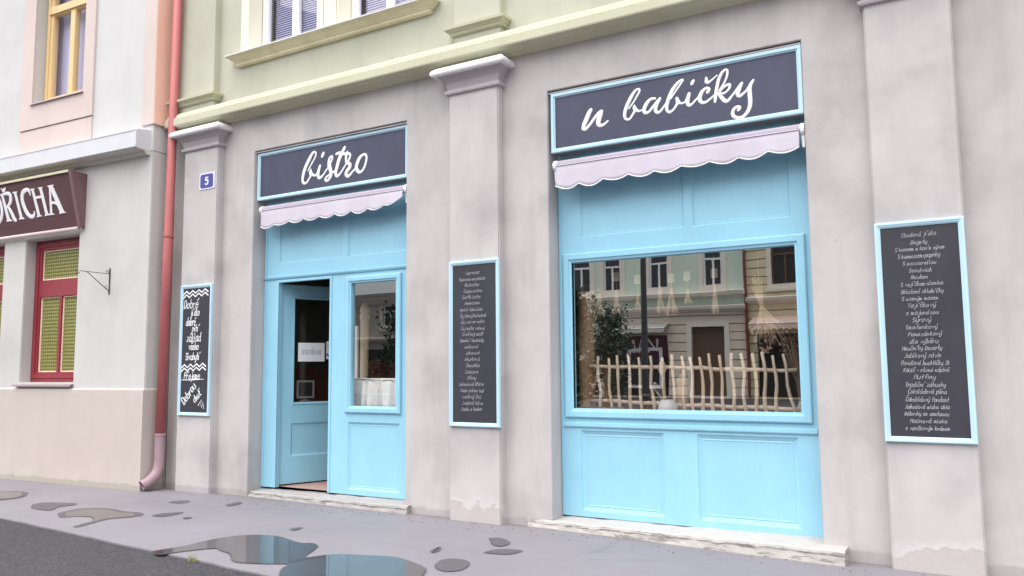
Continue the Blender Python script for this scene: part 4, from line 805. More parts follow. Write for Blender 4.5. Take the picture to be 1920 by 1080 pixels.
# ------------------------------------------------------------ things in the display window and the room
rg = random.Random(5)
ft = thing('twig_fence', 'low fence of peeled crooked twigs behind the display window glass', 'twig fence', (-2.5, 0.46, 1.072))
for (xt, xb) in TWIGS:
    m = MB(); n = 6; zt = 1.625 + rg.uniform(-0.02, 0.02); am = rg.uniform(0.004, 0.014); ph = rg.uniform(0, 6); kk = rg.uniform(0.8, 1.5)
    pts = [(xt + (xb - xt) * (1 - i / n) + am * math.sin(ph + kk * i), 0.45 + 0.006 * math.sin(ph * 2 + i), 1.073 + (zt - 1.073) * i / n) for i in range(n + 1)]
    m.tube(pts, [0.0178 * rg.uniform(0.85, 1.1) * (1 - 0.2 * i / n) for i in range(n + 1)], 8); m.build('picket', 'twig', ft, smooth=True)
for z0, z1 in ((1.535, 1.475), (1.185, 1.135)):
    m = MB(); pts = [(-3.52 + 2.02 * i / 14, 0.474, z0 + (z1 - z0) * i / 14 + rg.uniform(-0.008, 0.008)) for i in range(15)]; m.tube(pts, [0.0185 * rg.uniform(0.9, 1.1) for _ in range(15)], 8); m.build('rail', 'twig', ft, smooth=True)

def bundle(x, zt, zk, zb, spread, y, nst, label, tagc, flare=True):
    t = thing('dried_bundle', label, 'dried bundle', (x, y, zb), group='dried bundles hanging in the display window')
    m = MB(); m.tube([(x, y, zk), (x + 0.003, y, (zk + 2.6) / 2), (x, y, 2.60)], 0.0025, 5); m.build('string', 'straw', t)
    m = MB()
    for k in range(nst):
        a = rg.uniform(0, 6.28); r = spread * math.sqrt(rg.uniform(0.05, 1)); z2 = zb + rg.uniform(0, 0.05)
        m.tube([(x + 0.008 * math.cos(a), y + 0.008 * math.sin(a), zk + rg.uniform(0, 0.03)), (x + r * 0.45 * math.cos(a), y + r * 0.45 * math.sin(a), (zk + z2) / 2), (x + r * math.cos(a), y + r * math.sin(a), z2)], [0.004, 0.004, 0.0035], 5)
    m.build('stalks', 'straw', t)
    m = MB(); m.tube([(x, y, zk - 0.03), (x, y, zk + 0.035)], [0.013, 0.016], 8); m.build('knot', 'straw2', t)
    if tagc:
        m = MB(); m.box(x - 0.032, x + 0.032, y - 0.006, y - 0.003, zt - 0.075, zt + 0.015); m.build('card', 'tag', t)
BD = [(-3.411, 2.45, 2.28, 2.02, 0.07, 'leftmost dried straw bundle hanging beside the brown post', False), (-3.219, 2.45, 2.25, 2.04, 0.055, 'dried straw bundle with a cream card, nearest the left post', True),
      (-2.992, 2.41, 2.20, 2.08, 0.03, 'thin dried straw bundle with a cream card hanging left of centre', True), (-2.759, 2.41, 2.27, 2.03, 0.05, 'plain straw bundle hanging directly left of the bushiest one', False),
      (-2.646, 2.40, 2.24, 2.00, 0.075, 'bushiest straw bundle with a cream card hanging at mid window', True), (-2.486, 2.41, 2.22, 2.11, 0.04, 'short tangled straw bundle with a cream card right of centre', True),
      (-2.222, 2.42, 2.26, 2.00, 0.035, 'long narrow straw bundle with a cream card near the right', True)]
for x, zt, zk, zb, sp, lb_, tg in BD: bundle(x, zt, zk, zb, sp, 0.50, 26, lb_, tg)
t = thing('dried_bundle', 'large dried grass sheaf with a spraying lower end at the right', 'dried bundle', (-1.80, 0.52, 1.68), group='dried bundles hanging in the display window')
m = MB(); m.tube([(-1.82, 0.52, 2.28), (-1.82, 0.52, 2.6)], 0.003, 5); m.build('string', 'straw', t)
m = MB()
for k in range(60):
    a = rg.uniform(0, 6.28); r = rg.uniform(0.01, 0.075); r2 = rg.uniform(0.03, 0.20); x0 = -1.80; zt = 2.30 + rg.uniform(-0.06, 0.05); zb = 1.70 + rg.uniform(0, 0.22)
    m.tube([(x0 - 0.04 + r * 0.7 * math.cos(a), 0.52 + r * 0.7 * math.sin(a), zt), (x0 + 0.012 * math.cos(a), 0.52 + 0.012 * math.sin(a), 2.06), (x0 + 0.03 + r * math.cos(a), 0.52 + r * math.sin(a), 1.95), (x0 + 0.06 + r2 * math.cos(a), 0.52 + r2 * 0.5 * math.sin(a), zb)], [0.003, 0.004, 0.0035, 0.0022], 4)
m.build('stalks', 'straw', t)
m = MB()
for k in range(70):
    a = rg.uniform(0, 6.28); r = rg.uniform(0.02, 0.19); z = rg.uniform(1.66, 1.90); x = -1.74 + r * math.cos(a); y = 0.52 + r * 0.5 * math.sin(a); d = rg.uniform(0.012, 0.03)
    m.face([m.p(x, y, z), m.p(x + d, y + rg.uniform(-d, d), z - d), m.p(x + rg.uniform(-d, d) * 0.4, y + d * 0.5, z - d * 1.6)])
tag(m.build('seed_heads', 'straw', t, fixn=False), kind='stuff')
t = thing('dried_bouquet', 'dusty brown dried flower bouquet standing at the right end of the window shelf', 'bouquet', (-1.50, 0.50, 1.072))
m = MB()
for k in range(44):
    a = rg.uniform(0, 6.28); r = rg.uniform(0.01, 0.13); m.tube([(-1.485 + 0.012 * math.cos(a), 0.55 + 0.012 * math.sin(a), 1.085), (-1.495 + r * 0.35 * math.cos(a), 0.55 + r * 0.3 * math.sin(a), 1.38), (-1.53 + r * math.cos(a), 0.55 + r * 0.7 * math.sin(a), 1.74 - r * 0.6 + rg.uniform(-0.08, 0.10))], [0.003, 0.003, 0.002], 4)
m.build('stems', 'straw2', t)
m = MB()
for k in range(260):
    a = rg.uniform(0, 6.28); r = 0.15 * math.sqrt(rg.random()); z = rg.uniform(1.48, 1.85); r *= 1.0 - abs(z - 1.68) * 2; x = -1.535 + r * math.cos(a); y = 0.55 + r * 0.7 * math.sin(a); d = rg.uniform(0.008, 0.02)
    m.face([m.p(x, y, z), m.p(x + d, y + rg.uniform(-d, d), z + rg.uniform(-d, d)), m.p(x + rg.uniform(-d, d), y + d * 0.5, z - d)])
tag(m.build('flower_heads', 'straw2', t, fixn=False), kind='stuff')
m = MB(); m.lathe(-1.485, 0.55, [(0.035, 1.073), (0.05, 1.09), (0.052, 1.14), (0.03, 1.19), (0.034, 1.205), (0.026, 1.205), (0.022, 1.1)], 16); m.build('vase', 'ceramic', t, smooth=True)

t = thing('bark_post', 'rough brown bark covered post at the left of the display window', 'wooden post', (-3.565, 0.52, 1.072))
m = MB(); n = 26; rings = []
for i in range(n + 1):
    z = 1.073 + 1.19 * i / n; rings.append([(-3.575 + (0.085 + 0.012 * noise.noise((math.cos(k) * 2, math.sin(k) * 2, z * 3))) * math.cos(2 * math.pi * k / 16), 0.54 + (0.085 + 0.012 * noise.noise((math.cos(k) * 2, 7, z * 3))) * math.sin(2 * math.pi * k / 16), z) for k in range(16)])
m.loft(rings); m.build('trunk', 'bark', t, smooth=True)
m = MB(); m.box(-3.64, -3.47, 0.47, 0.62, 2.264, 2.292); m.build('cap_board', 'palewood', t, bevel=0.004)

t = thing('wooden_tray', 'shallow reddish wooden tray on the shelf at the foot of the bark post', 'tray', (-3.36, 0.36, 1.072))
m = MB(); m.loft([[(-3.36 + sx * hx, 0.345 + sy * hy, z) for sx, sy in ((-1, -1), (1, -1), (1, 1), (-1, 1))] for hx, hy, z in ((0.19, 0.055, 1.073), (0.225, 0.075, 1.128), (0.212, 0.065, 1.128), (0.18, 0.05, 1.083))]); m.build('body', 'traywood', t)
m = MB(); m.tube([(-3.14, 0.345, 1.118), (-3.10, 0.345, 1.124)], 0.012, 8); m.build('grip', 'traywood', t)
t = thing('wooden_cup', 'small turned wooden cup on the shelf behind the twig fence', 'cup', (-2.93, 0.52, 1.072))
m = MB(); m.lathe(-2.93, 0.53, [(0.040, 1.073), (0.046, 1.085), (0.042, 1.12), (0.05, 1.165), (0.044, 1.165), (0.036, 1.09)], 18); m.build('cup', 'wicker', t, smooth=True)
t = thing('ceramic_crock', 'squat white ceramic crock holding kitchen tools in front of the twig fence', 'crock', (-2.655, 0.34, 1.072))
m = MB(); m.lathe(-2.655, 0.34, [(0.062, 1.073), (0.082, 1.085), (0.092, 1.13), (0.086, 1.18), (0.070, 1.195), (0.074, 1.21), (0.064, 1.21), (0.06, 1.19), (0.07, 1.15), (0.05, 1.09)], 24); m.build('bowl', 'ceramic', t, smooth=True)
t = thing('wooden_canister', 'tall pale turned wooden canister behind the white crock', 'canister', (-2.60, 0.56, 1.072))
m = MB(); m.lathe(-2.585, 0.56, [(0.058, 1.073), (0.062, 1.10), (0.056, 1.25), (0.062, 1.33), (0.05, 1.345), (0.062, 1.36), (0.062, 1.40), (0.03, 1.425), (0.02, 1.45), (0.0, 1.455)], 22); m.build('body', 'palewood', t, smooth=True)
t = thing('wooden_spoon', 'wooden spoon standing upright in the white crock', 'spoon', (-2.69, 0.34, 1.10))
m = MB(); m.tube([(-2.668, 0.34, 1.11), (-2.690, 0.345, 1.36), (-2.70, 0.35, 1.44)], 0.008, 8); m.build('handle', 'palewood', t, smooth=True)
m = MB(); m.loft([[(-2.705 + rx * math.cos(2 * math.pi * k / 14), 0.35 + 0.010 * math.sin(2 * math.pi * k / 14), z) for k in range(14)] for z, rx in ((1.435, 0.009), (1.455, 0.026), (1.49, 0.040), (1.53, 0.038), (1.56, 0.024), (1.572, 0.006))]); m.build('bowl', 'palewood', t, smooth=True)
t = thing('whisk', 'wire whisk leaning out of the white crock to the left', 'whisk', (-2.70, 0.33, 1.12))
m = MB(); m.tube([(-2.675, 0.33, 1.10), (-2.715, 0.325, 1.235)], 0.008, 8); m.build('handle', 'steel', t)
m = MB()
for k in range(5):
    a = math.pi * k / 5; m.tube(catmull([(-2.715, 0.325, 1.235), (-2.745 + 0.034 * math.cos(a), 0.325 + 0.034 * math.sin(a), 1.30), (-2.775, 0.325, 1.375), (-2.745 - 0.034 * math.cos(a), 0.325 - 0.034 * math.sin(a), 1.30), (-2.715, 0.325, 1.235)], 5), 0.0016, 4)
m.build('wires', 'steel', t)
t = thing('wicker_tray', 'flat woven wicker tray lying on the shelf at the right', 'tray', (-2.05, 0.36, 1.072))
m = MB(); m.lathe(-2.05, 0.40, [(0.02, 1.0735), (0.17, 1.075), (0.20, 1.105), (0.192, 1.112), (0.16, 1.085), (0.01, 1.083)], 26); m.v = [Vector((v.x, 0.40 + (v.y - 0.40) * 0.5, v.z)) for v in m.v]; m.build('weave', 'wicker', t, smooth=True)

# cafe curtain behind the side window, pale post, counter and espresso machine
t = thing('cafe_curtain', 'short white gathered curtain across the lower side window', 'curtain', (-6.2, 0.36, 1.07))
m = MB(); n = 110; rows = []; rg = random.Random(9)
for i in range(n + 1):
    u = i / n; x = -6.66 + 0.93 * u; a = math.sin(u * 44 + 5 * noise.noise((u * 6, 0, 0))); rows.append([m.p(x + 0.006 * math.sin(u * 40) * (1 - k / 5), 0.37 + 0.048 * a * (0.25 + 0.75 * k / 5) + (0.01 if k == 0 else 0), 1.415 - 0.37 * k / 5 - (0.0)) for k in range(6)])
for a, b in zip(rows, rows[1:]):
    for k in range(5): m.face([a[k], b[k], b[k + 1], a[k + 1]])
cu = m.build('cloth', 'linen', t, smooth=True); sd = cu.modifiers.new('thick', 'SOLIDIFY'); sd.thickness = 0.003
m = MB(); m.tube([(-6.70, 0.36, 1.40), (-5.69, 0.36, 1.40)], 0.008, 8); m.build('rod', 'steel', t)
t = thing('pale_post', 'pale wooden carved post standing inside behind the side window', 'wooden post', (-6.6, 0.62, 0.1))
m = MB(); m.lathe(-6.60, 0.62, [(0.07, 0.101), (0.06, 0.2), (0.045, 0.8), (0.05, 1.3), (0.052, 2.1), (0.065, 2.16), (0.05, 2.2), (0.062, 2.25), (0.03, 2.32), (0.0, 2.33)], 14); m.build('shaft', 'palewood', t, smooth=True)
m = MB(); m.box(-6.74, -6.70, 0.60, 0.63, 0.101, 2.05); m.build('white_strip', 'white', t, bevel=0.004)
t = thing('counter', 'brown wooden counter inside by the left wall', 'counter', (-7.9, 2.6, 0.1))
m = MB(); m.box(-8.36, -7.45, 1.9, 3.9, 0.101, 1.02); m.build('body', 'room_low', t, bevel=0.006)
m = MB(); m.box(-8.38, -7.40, 1.86, 3.94, 1.022, 1.062); m.build('counter_top', 'oak', t, bevel=0.006)
t = thing('espresso_machine', 'dark red espresso machine on the counter', 'coffee machine', (-7.9, 2.6, 1.064))
m = MB(); m.box(-8.25, -7.66, 2.25, 3.0, 1.20, 1.62); m.box(-8.25, -7.95, 2.27, 2.98, 1.065, 1.20); m.build('body', 'redlac', t, bevel=0.03)
m = MB(); m.box(-7.94, -7.60, 2.27, 2.98, 1.066, 1.11); m.build('drip_tray', 'steel', t, bevel=0.005)
for yy in (2.45, 2.8):
    m = MB(); m.tube([(-7.76, yy, 1.14), (-7.76, yy, 1.22)], 0.035, 12); m.tube([(-7.76, yy, 1.15), (-7.60, yy, 1.14)], 0.012, 8); m.build('group_head', 'steel', t)
# ------------------------------------------------------------ the neighbour building (turned a little towards the street)
NA = R(2.7); NO = (-9.47, -0.33, 0)
NX_ = Matrix.Translation(NO) @ Matrix.Rotation(NA, 4, 'Z')
nb = thing('neighbour_building', 'white rendered house with beige plinth and peach corner band at the far left', 'building', NO, NA)
def NM(): return MB(NX_)
W1 = (-2.70, -1.472, 1.375, 3.445); W0 = (-4.47, -3.238, 1.375, 3.445); W2 = (-6.2, -5.0, 1.375, 3.445)
U1 = (-2.69, -1.50, 5.50, 7.45); U2 = (-5.9, -4.7, 5.50, 7.45)
m = NM(); wall_holes(m, -9.0, 0.0, 1.27, 4.44, [W1, W0, W2], 0.0, 0.32); m.build('wall', 'n_wall', nb, bevel=0.010, merge=True)
m = NM(); wall_holes(m, -9.0, 0.0, 4.44, 9.9, [U1, U2], 0.0, 0.32); m.build('upper_wall', 'n_up', nb, bevel=0.006, merge=True)
m = NM(); m.box(-9.02, 0.018, -0.035, 0.30, -0.12, 1.275); m.quad((-9, -0.035, 1.2751), (0.018, -0.035, 1.2751), (0.018, 0.0, 1.30), (-9, 0.0, 1.30))
m.quad((0.018, -0.035, 1.2751), (0.018, 0.31, 1.2751), (0.0, 0.31, 1.30), (0.0, 0.0, 1.30)); m.build('plinth', 'n_plinth', nb)
m = NM(); m.box(-0.30, -0.001, 0.321, 8.0, -0.1, 9.9); m.box(-9.0, -8.7, 0.321, 8.0, -0.1, 9.9); m.box(-8.7, -0.30, 7.7, 8.0, -0.1, 9.9); m.build('rear_walls', 'n_side', nb)
m = NM(); m.extr([(-0.3, 9.9), (-0.3, 10.05), (4, 12.6), (8.3, 10.05), (8.3, 9.9)], -9.0, 0.0); m.build('roof', 'roofm', nb)
m = NM(); m.box(-0.215, 0.022, -0.022, 0.335, 4.80, 9.85); m.build('corner_quoin', 'pinkband', nb, bevel=0.004)
m = NM(); m.box(0.0225, 0.030, -0.020, 0.34, 4.80, 9.85); m.build('corner_return', 'peach', nb)
# ledge over the ground floor
m = NM(); m.extr([(0.02, 4.38), (-0.05, 4.385), (-0.075, 4.40), (-0.085, 4.425), (-0.10, 4.432), (-0.195, 4.436), (-0.20, 4.45), (0.02, 4.45)], -9.0, -0.05); m.build('ledge_moulding', 'n_side', nb)
m = NM(); m.extr([(0.02, 4.448), (-0.215, 4.448), (-0.222, 4.455), (-0.222, 4.675), (-0.205, 4.695), (0.02, 4.725)], -9.0, -0.052); m.build('ledge_sheeting', 'n_ledge', nb, bevel=0.002)
m = NM(); m.box(-9.0, -0.06, -0.228, -0.224, 4.672, 4.684); m.build('ledge_seam', 'n_ledge', nb)

def red_window(h):
    x0, x1, z0, z1 = h; xm = x0 + 0.62
    m = NM(); hs = [(x0 + 0.155, x1 - 0.10, 2.86, 3.30), (x0 + 0.150, xm - 0.02, z0 + 0.145, 2.61), (xm + 0.045, x1 - 0.10, z0 + 0.145, 2.61)]
    wall_holes(m, x0 + 0.001, x1 - 0.001, z0 + 0.001, z1 - 0.001, hs, 0.155, 0.23); f = m.build('window_frame', 'red', nb, bevel=0.010, merge=True)
    m = NM(); ringframe(m, x0 + 0.055, x1 - 0.03, z0 + 0.06, z1 - 0.05, 0.05, 0.140, 0.156); m.build('casement_moulding', 'red', f)
    for q in hs:
        m = NM(); m.quad((q[0] - 0.01, 0.195, q[2] - 0.01), (q[1] + 0.01, 0.195, q[2] - 0.01), (q[1] + 0.01, 0.195, q[3] + 0.01), (q[0] - 0.01, 0.195, q[3] + 0.01)); m.build('pane', 'cath', f, fixn=False)
        m = NM(); ringframe(m, q[0] - 0.001, q[1] + 0.001, q[2] - 0.001, q[3] + 0.001, 0.018, 0.178, 0.194); m.build('glazing_bead', 'twig', f)
    m = NM(); m.extr([(0.155, 1.374), (-0.045, 1.352), (-0.062, 1.344), (-0.062, 1.318), (-0.052, 1.318), (-0.05, 1.335), (0.155, 1.345)], x0 - 0.07, x1 + 0.02); m.build('window_sill', 'sillm', nb)
    m = NM(); m.box(x0 - 0.05, x1 + 0.05, 0.33, 0.36, z0 - 0.05, z1 + 0.05); m.build('dark_backing', 'darkroom', f)
for h in (W1, W0, W2): red_window(h)
def yellow_window(h):
    x0, x1, z0, z1 = h; xm = x0 + 0.55
    m = NM(); hs = [(x0 + 0.17, xm + 0.02, z0 + 0.13, 6.90), (xm + 0.14, x1 - 0.17, z0 + 0.13, 6.90), (x0 + 0.17, x1 - 0.17, 7.06, 7.38)]
    wall_holes(m, x0 + 0.001, x1 - 0.001, z0 + 0.001, z1 - 0.001, hs, 0.145, 0.23); f = m.build('window_frame', 'yellow', nb, bevel=0.010, merge=True)
    m = NM(); ringframe(m, x0 + 0.06, x1 - 0.06, z0 + 0.04, z1 - 0.04, 0.045, 0.125, 0.146); m.box(x0 + 0.08, x1 - 0.08, 0.120, 0.146, 6.925, 7.035); m.build('casement_moulding', 'yellow', f)
    m = NM(); m.quad((x0 + 0.1, 0.19, z0 + 0.08), (x1 - 0.1, 0.19, z0 + 0.08), (x1 - 0.1, 0.19, z1 - 0.05), (x0 + 0.1, 0.19, z1 - 0.05)); m.build('pane', 'glass_up', f, fixn=False)
    m = NM(); m.box(x0 - 0.05, x1 + 0.05, 0.33, 0.36, z0 - 0.05, z1 + 0.05); m.build('dark_backing', 'blind', f)
    m = NM(); ringframe(m, x0 - 0.285, x1 + 0.225, 5.12, z1 + 0.25, 0.20, -0.03, 0.003)
    m.box(x0 - 0.084, x1 + 0.024, -0.029, 0.002, 5.32, z0 - 0.004); m.box(x0 - 0.084, x0 - 0.004, -0.0295, 0.002, z0 - 0.003, z1 + 0.05); m.box(x1 + 0.001, x1 + 0.024, -0.0295, 0.002, z0 - 0.003, z1 + 0.05); m.build('window_surround', 'pinkband', nb)
    m = NM(); m.box(x0 - 0.275, x1 + 0.215, -0.018, 0.002, 4.78, 5.10); m.build('apron_panel', 'pinkband', nb)
    m = NM(); m.extr([(0.145, 5.506), (-0.055, 5.498), (-0.062, 5.482), (-0.055, 5.480), (0.0, 5.490), (0.145, 5.494)], x0 - 0.02, x1 + 0.02); m.build('window_sill', 'sillm', nb)
for h in (U1, U2): yellow_window(h)

# tilted tavern sign
t = thing('tavern_sign', 'tilted maroon sign case with white serif letters ŘICHA over the red windows', 'shop sign', tuple(NX_ @ Vector((-3.0, -0.05, 3.55))), NA)
e2 = Vector((0, -0.17, 0.74)).normalized(); nn = Vector((0, -0.74, -0.17)).normalized()
def TS(u, v, h): q = Vector((0, -0.04, 3.55)) + e2 * v + nn * h; return tuple(NX_ @ Vector((u, q.y, q.z)))
def ts_box(m, u0, u1, v0, v1, h0, h1):
    m.loft([[TS(u0, v0, h), TS(u1, v0, h), TS(u1, v1, h), TS(u0, v1, h)] for h in (h0, h1)])
m = MB(); ts_box(m, -6.6, -1.415, 0.0, 0.752, -0.02, 0.0); m.build('board', 'maroon', t)
m = MB(); ts_box(m, -6.6, -1.36, 0.753, 0.785, -0.02, 0.03); m.build('top_rail', 'tan', t)
m = MB(); ts_box(m, -1.414, -1.358, -0.03, 0.79, -0.03, 0.035); m.build('side_rail', 'maroonf', t)
m = NM(); m.loft([[(-1.400, 0.0, 3.535), (-1.400, -0.04, 3.535), (-1.400, -0.212, 4.285), (-1.400, 0.0, 4.285)], [(-1.352, 0.0, 3.535), (-1.352, -0.036, 3.535), (-1.352, -0.206, 4.285), (-1.352, 0.0, 4.285)]]); m.build('side_cheek', 'maroonf', t)
m = NM(); m.tube([(-6.6, -0.065, 3.508), (-1.42, -0.065, 3.508)], 0.028, 12); m.build('bottom_rail', 'pinkrail', t, smooth=True)
m = MB()
for k, pl in enumerate(TAVP):
    h1 = 0.008 + 0.0006 * k; m.loft([[TS(u, v, 0.0005) for u, v in pl], [TS(u, v, h1) for u, v in pl]])
brush(m, TAVS, lambda u, v, h: TS(u, v, 0.001 + h), 0.008, 4, 8); m.build('lettering', 'letter', t)

# wall bracket
t = thing('wall_bracket', 'empty black scrolled iron bracket on the white wall beside the red window', 'bracket', tuple(NX_ @ Vector((-0.77, 0, 2.56))), NA)
m = NM(); m.box(-0.783, -0.765, -0.012, -0.001, 2.555, 2.915); m.build('back_plate', 'iron', t, bevel=0.003)
def brk(pts, r): 
    m = NM(); m.tube(pts, r, 6); return m
brk([(-0.775, -0.015, 2.835), (-0.775, -0.44, 2.835)], 0.0045).build('arm', 'iron', t)
brk([(-0.775, -0.012, 2.60), (-0.775, -0.34, 2.835)], 0.005).build('strut', 'iron', t)
def scroll(cy, cz, r, a0, turns): return [(-0.775, cy + r * (1 - 0.5 * k / 14) * math.cos(a0 + turns * 6.28 * k / 14), cz + r * (1 - 0.5 * k / 14) * math.sin(a0 + turns * 6.28 * k / 14)) for k in range(15)]
brk(scroll(-0.46, 2.815, 0.028, 1.5, 0.85), 0.0042).build('scroll', 'iron', t); brk(scroll(-0.045, 2.86, 0.026, -1.5, 0.9), 0.0042).build('scroll', 'iron', t); brk(scroll(-0.05, 2.645, 0.024, 1.0, 0.9), 0.0042).build('scroll', 'iron', t)

# drainpipe between the houses
t = thing('drainpipe', 'tall red painted drainpipe with faded pink foot between the two houses', 'drainpipe', (-9.33, -0.17, 0))
px = lambda z: -9.345 + 0.012 * z
m = MB(); m.tube([(px(z), -0.175, z) for z in (0.70, 3.29, 3.30, 9.6)], [0.062, 0.060, 0.057, 0.057], 20); m.build('pipe', 'pipe', t, smooth=True)
m = MB(); m.tube(catmull([(px(0.7), -0.175, 0.72), (px(0.5), -0.175, 0.50), (px(0.3), -0.175, 0.34), (px(.2), -0.205, 0.22), (px(0.1) - 0.025, -0.285, 0.125), (px(0.0) - 0.05, -0.375, 0.075)], 5), 0.066, 20, cap=False); f = m.build('foot_elbow', 'pipe_low', t, smooth=True)
sd = f.modifiers.new('thick', 'SOLIDIFY'); sd.thickness = 0.006
m = MB(); m.tube(catmull([(px(.2), -0.205, 0.22), (px(0.1) - 0.025, -0.285, 0.125), (px(0.0) - 0.045, -0.355, 0.085)], 4), 0.056, 14); m.build('inside', 'darkroom', t)
for z, r in ((0.705, 0.073), (3.29, 0.069), (0.30, 0.070)):
    m = MB(); m.tube([(px(z), -0.175, z - 0.014), (px(z), -0.175, z + 0.014)], r, 20)
    if z > 0.5: m.box(px(z) - 0.09, px(z) - 0.06, -0.185, -0.165, z - 0.012, z + 0.012); m.box(px(z) + 0.055, px(z) + 0.085, -0.185, -0.165, z - 0.014, z + 0.014)
    m.build('clamp', 'pipe' if z > 1 else 'pipe_low', t, bevel=0.002)

# ------------------------------------------------------------ the far side of the square, seen in the shop glass
def oppwin(x0, x1, z0, z1, yf, root, frame='white', cross=True):
    m = MB(); xm = (x0 + x1) / 2; zc = z0 + (z1 - z0) * 0.70; hs = [(x0 + 0.09, xm - 0.05, z0 + 0.09, zc - 0.05), (xm + 0.05, x1 - 0.09, z0 + 0.09, zc - 0.05), (x0 + 0.09, x1 - 0.09, zc + 0.05, z1 - 0.09)]
    wall_holes(m, x0 - 0.02, x1 + 0.02, z0 - 0.02, z1 + 0.02, hs, -0.05, 0.05); m.v = [Vector((2 * xm - v.x, yf - 0.10 - v.y, v.z)) for v in m.v]; f = m.build('window', frame, root)
    m = MB(); m.box(x0, x1, yf - 0.16, yf - 0.13, z0, z1); m.build('pane', 'o_dark', f)
def opphouse(name, label, x0, x1, ztop, zmid, wall_low, wall_up, wins, zw0, zw1, ground, yf=-33.0, frame='white', rise=2.8):
    t = thing(name, label, 'building', ((x0 + x1) / 2, yf, 0))
    hl = [(-b, -a, c, d) for a, b, c, d in ground]
    m = MB(); wall_holes(m, -x1, -x0, -0.1, zmid, hl, 0.0, 0.4); m.v = [Vector((-v.x, yf - v.y, v.z)) for v in m.v]; m.build('wall', wall_low, t)
    hu = [(-b, -a, zw0, zw1) for a, b in wins] + [(-b, -a, zw0 + 3.4, zw1 + 3.4) for a, b in wins if zw1 + 3.6 < ztop]
    m = MB(); wall_holes(m, -x1, -x0, zmid, ztop, hu, 0.0, 0.4); m.v = [Vector((-v.x, yf - v.y, v.z)) for v in m.v]; m.build('upper_wall', wall_up, t)
    m = MB(); m.box(x0, x0 + 0.3, yf - 9, yf - 0.4, -0.1, ztop); m.box(x1 - 0.3, x1, yf - 9, yf - 0.4, -0.1, ztop); m.box(x0 + 0.3, x1 - 0.3, yf - 9, yf - 8.7, -0.1, ztop); m.build('rear_walls', wall_up, t)
    m = MB(); m.extr([(yf + 0.4, ztop), (yf + 0.4, ztop + 0.2), (yf - 4.5, ztop + 0.2 + rise), (yf - 9.4, ztop + 0.2), (yf - 9.4, ztop)], x0, x1); m.build('roof', 'o_roof' if rise > 1 else 'o_roofg', t)
    if name in ('grey_house', 'low_house'):
        for a, b, c, d in ground:
            m = MB(); m.box(a, b, yf - 0.34, yf - 0.26, c, d - 0.7); m.box(a + 0.15, (a + b) / 2 - 0.08, yf - 0.26, yf - 0.24, c + 0.3, d - 0.9); m.box((a + b) / 2 + 0.08, b - 0.15, yf - 0.26, yf - 0.24, c + 0.3, d - 0.9); m.build('door', 'o_door', t)
            m = MB(); m.box(a, b, yf - 0.33, yf - 0.28, d - 0.69, d); m.build('fanlight', 'o_dark', t)
    for a, b in wins:
        for dz in (0, 3.4):
            if zw1 + dz + 0.2 > ztop: continue
            oppwin(a, b, zw0 + dz, zw1 + dz, yf, t, frame)
            m = MB(); ringframe(m, a - 0.22, b + 0.22, zw0 - 0.02 + dz, zw1 + 0.22 + dz, 0.22, yf + 0.04, yf - 0.01); m.build('window_surround', 'o_trim', t)
            m = MB(); m.box(a - 0.3, b + 0.3, yf, yf + 0.16, zw0 - 0.16 + dz, zw0 - 0.03 + dz); m.build('window_sill', 'o_trim', t)
    m = MB(); m.extr([(yf - 0.01, zmid - 0.20), (yf + 0.12, zmid - 0.18), (yf + 0.34, zmid - 0.05), (yf + 0.38, zmid + 0.08), (yf + 0.05, zmid + 0.16), (yf - 0.01, zmid + 0.16)], x0, x1); m.build('cornice', 'o_trim', t)
    m = MB(); m.extr([(yf - 0.01, ztop - 0.5), (yf + 0.1, ztop - 0.45), (yf + 0.35, ztop - 0.1), (yf + 0.35, ztop), (yf - 0.01, ztop)], x0, x1); m.build('eaves_cornice', 'o_trim', t)
    return t
og = opphouse('green_house', 'green house with white windows across the square', -23.5, -10.42, 11.5, 4.45, 'o_beige', 'o_green', [(-22.6, -21.5), (-20.0, -18.9), (-18.15, -17.1), (-15.45, -14.35), (-12.55, -11.6)], 5.45, 7.6,
              [(-18.2, -14.55, 0.02, 3.1), (-13.25, -11.55, 0.02, 3.5)])
m = MB(); m.extr([(-33.01, 5.0), (-32.60, 5.06), (-32.55, 5.24), (-33.01, 5.32)], -23.5, -10.42); m.build('sill_course', 'o_trim', og)
m = MB(); m.box(-18.2, -14.55, -33.3, -33.15, 2.0, 3.1); m.build('shop_panel', 'o_shop', og)
s, L = write('VALT', 0.62, 0.09, 0.2, 0.0); m = MB(); brush(m, s, lambda u, v, h: (-14.95 - u * 2.6 / L, -33.14 + h, 2.25 + v), 0.01, 1, 6); m.build('lettering', 'letter', og)
m = MB(); m.box(-18.2, -14.55, -33.35, -33.25, 0.02, 2.0); m.build('shop_front', 'o_shopd', og)
m = MB(); ringframe(m, -16.8, -14.9, 0.4, 2.45, 0.16, -33.05, -33.14); m.build('window_frame', 'white', og)
m = MB(); m.box(-16.66, -15.04, -33.20, -33.12, 0.54, 1.99); m.build('pane', 'o_dark', og)
m = MB(); m.box(-13.25, -11.55, -33.3, -33.2, 0.02, 3.5); m.build('door', 'o_door', og)
m = MB(); ringframe(m, -13.5, -11.3, -0.2, 3.75, 0.25, -32.94, -33.02); m.build('door_surround', 'o_trim', og)
t = thing('awning', 'grey striped awning of the shop across the square', 'awning', (-16.4, -33, 3.2))
m = MB(); m.quad((-18.4, -32.98, 3.75), (-14.4, -32.98, 3.75), (-14.4, -32.2, 3.45), (-18.4, -32.2, 3.45))
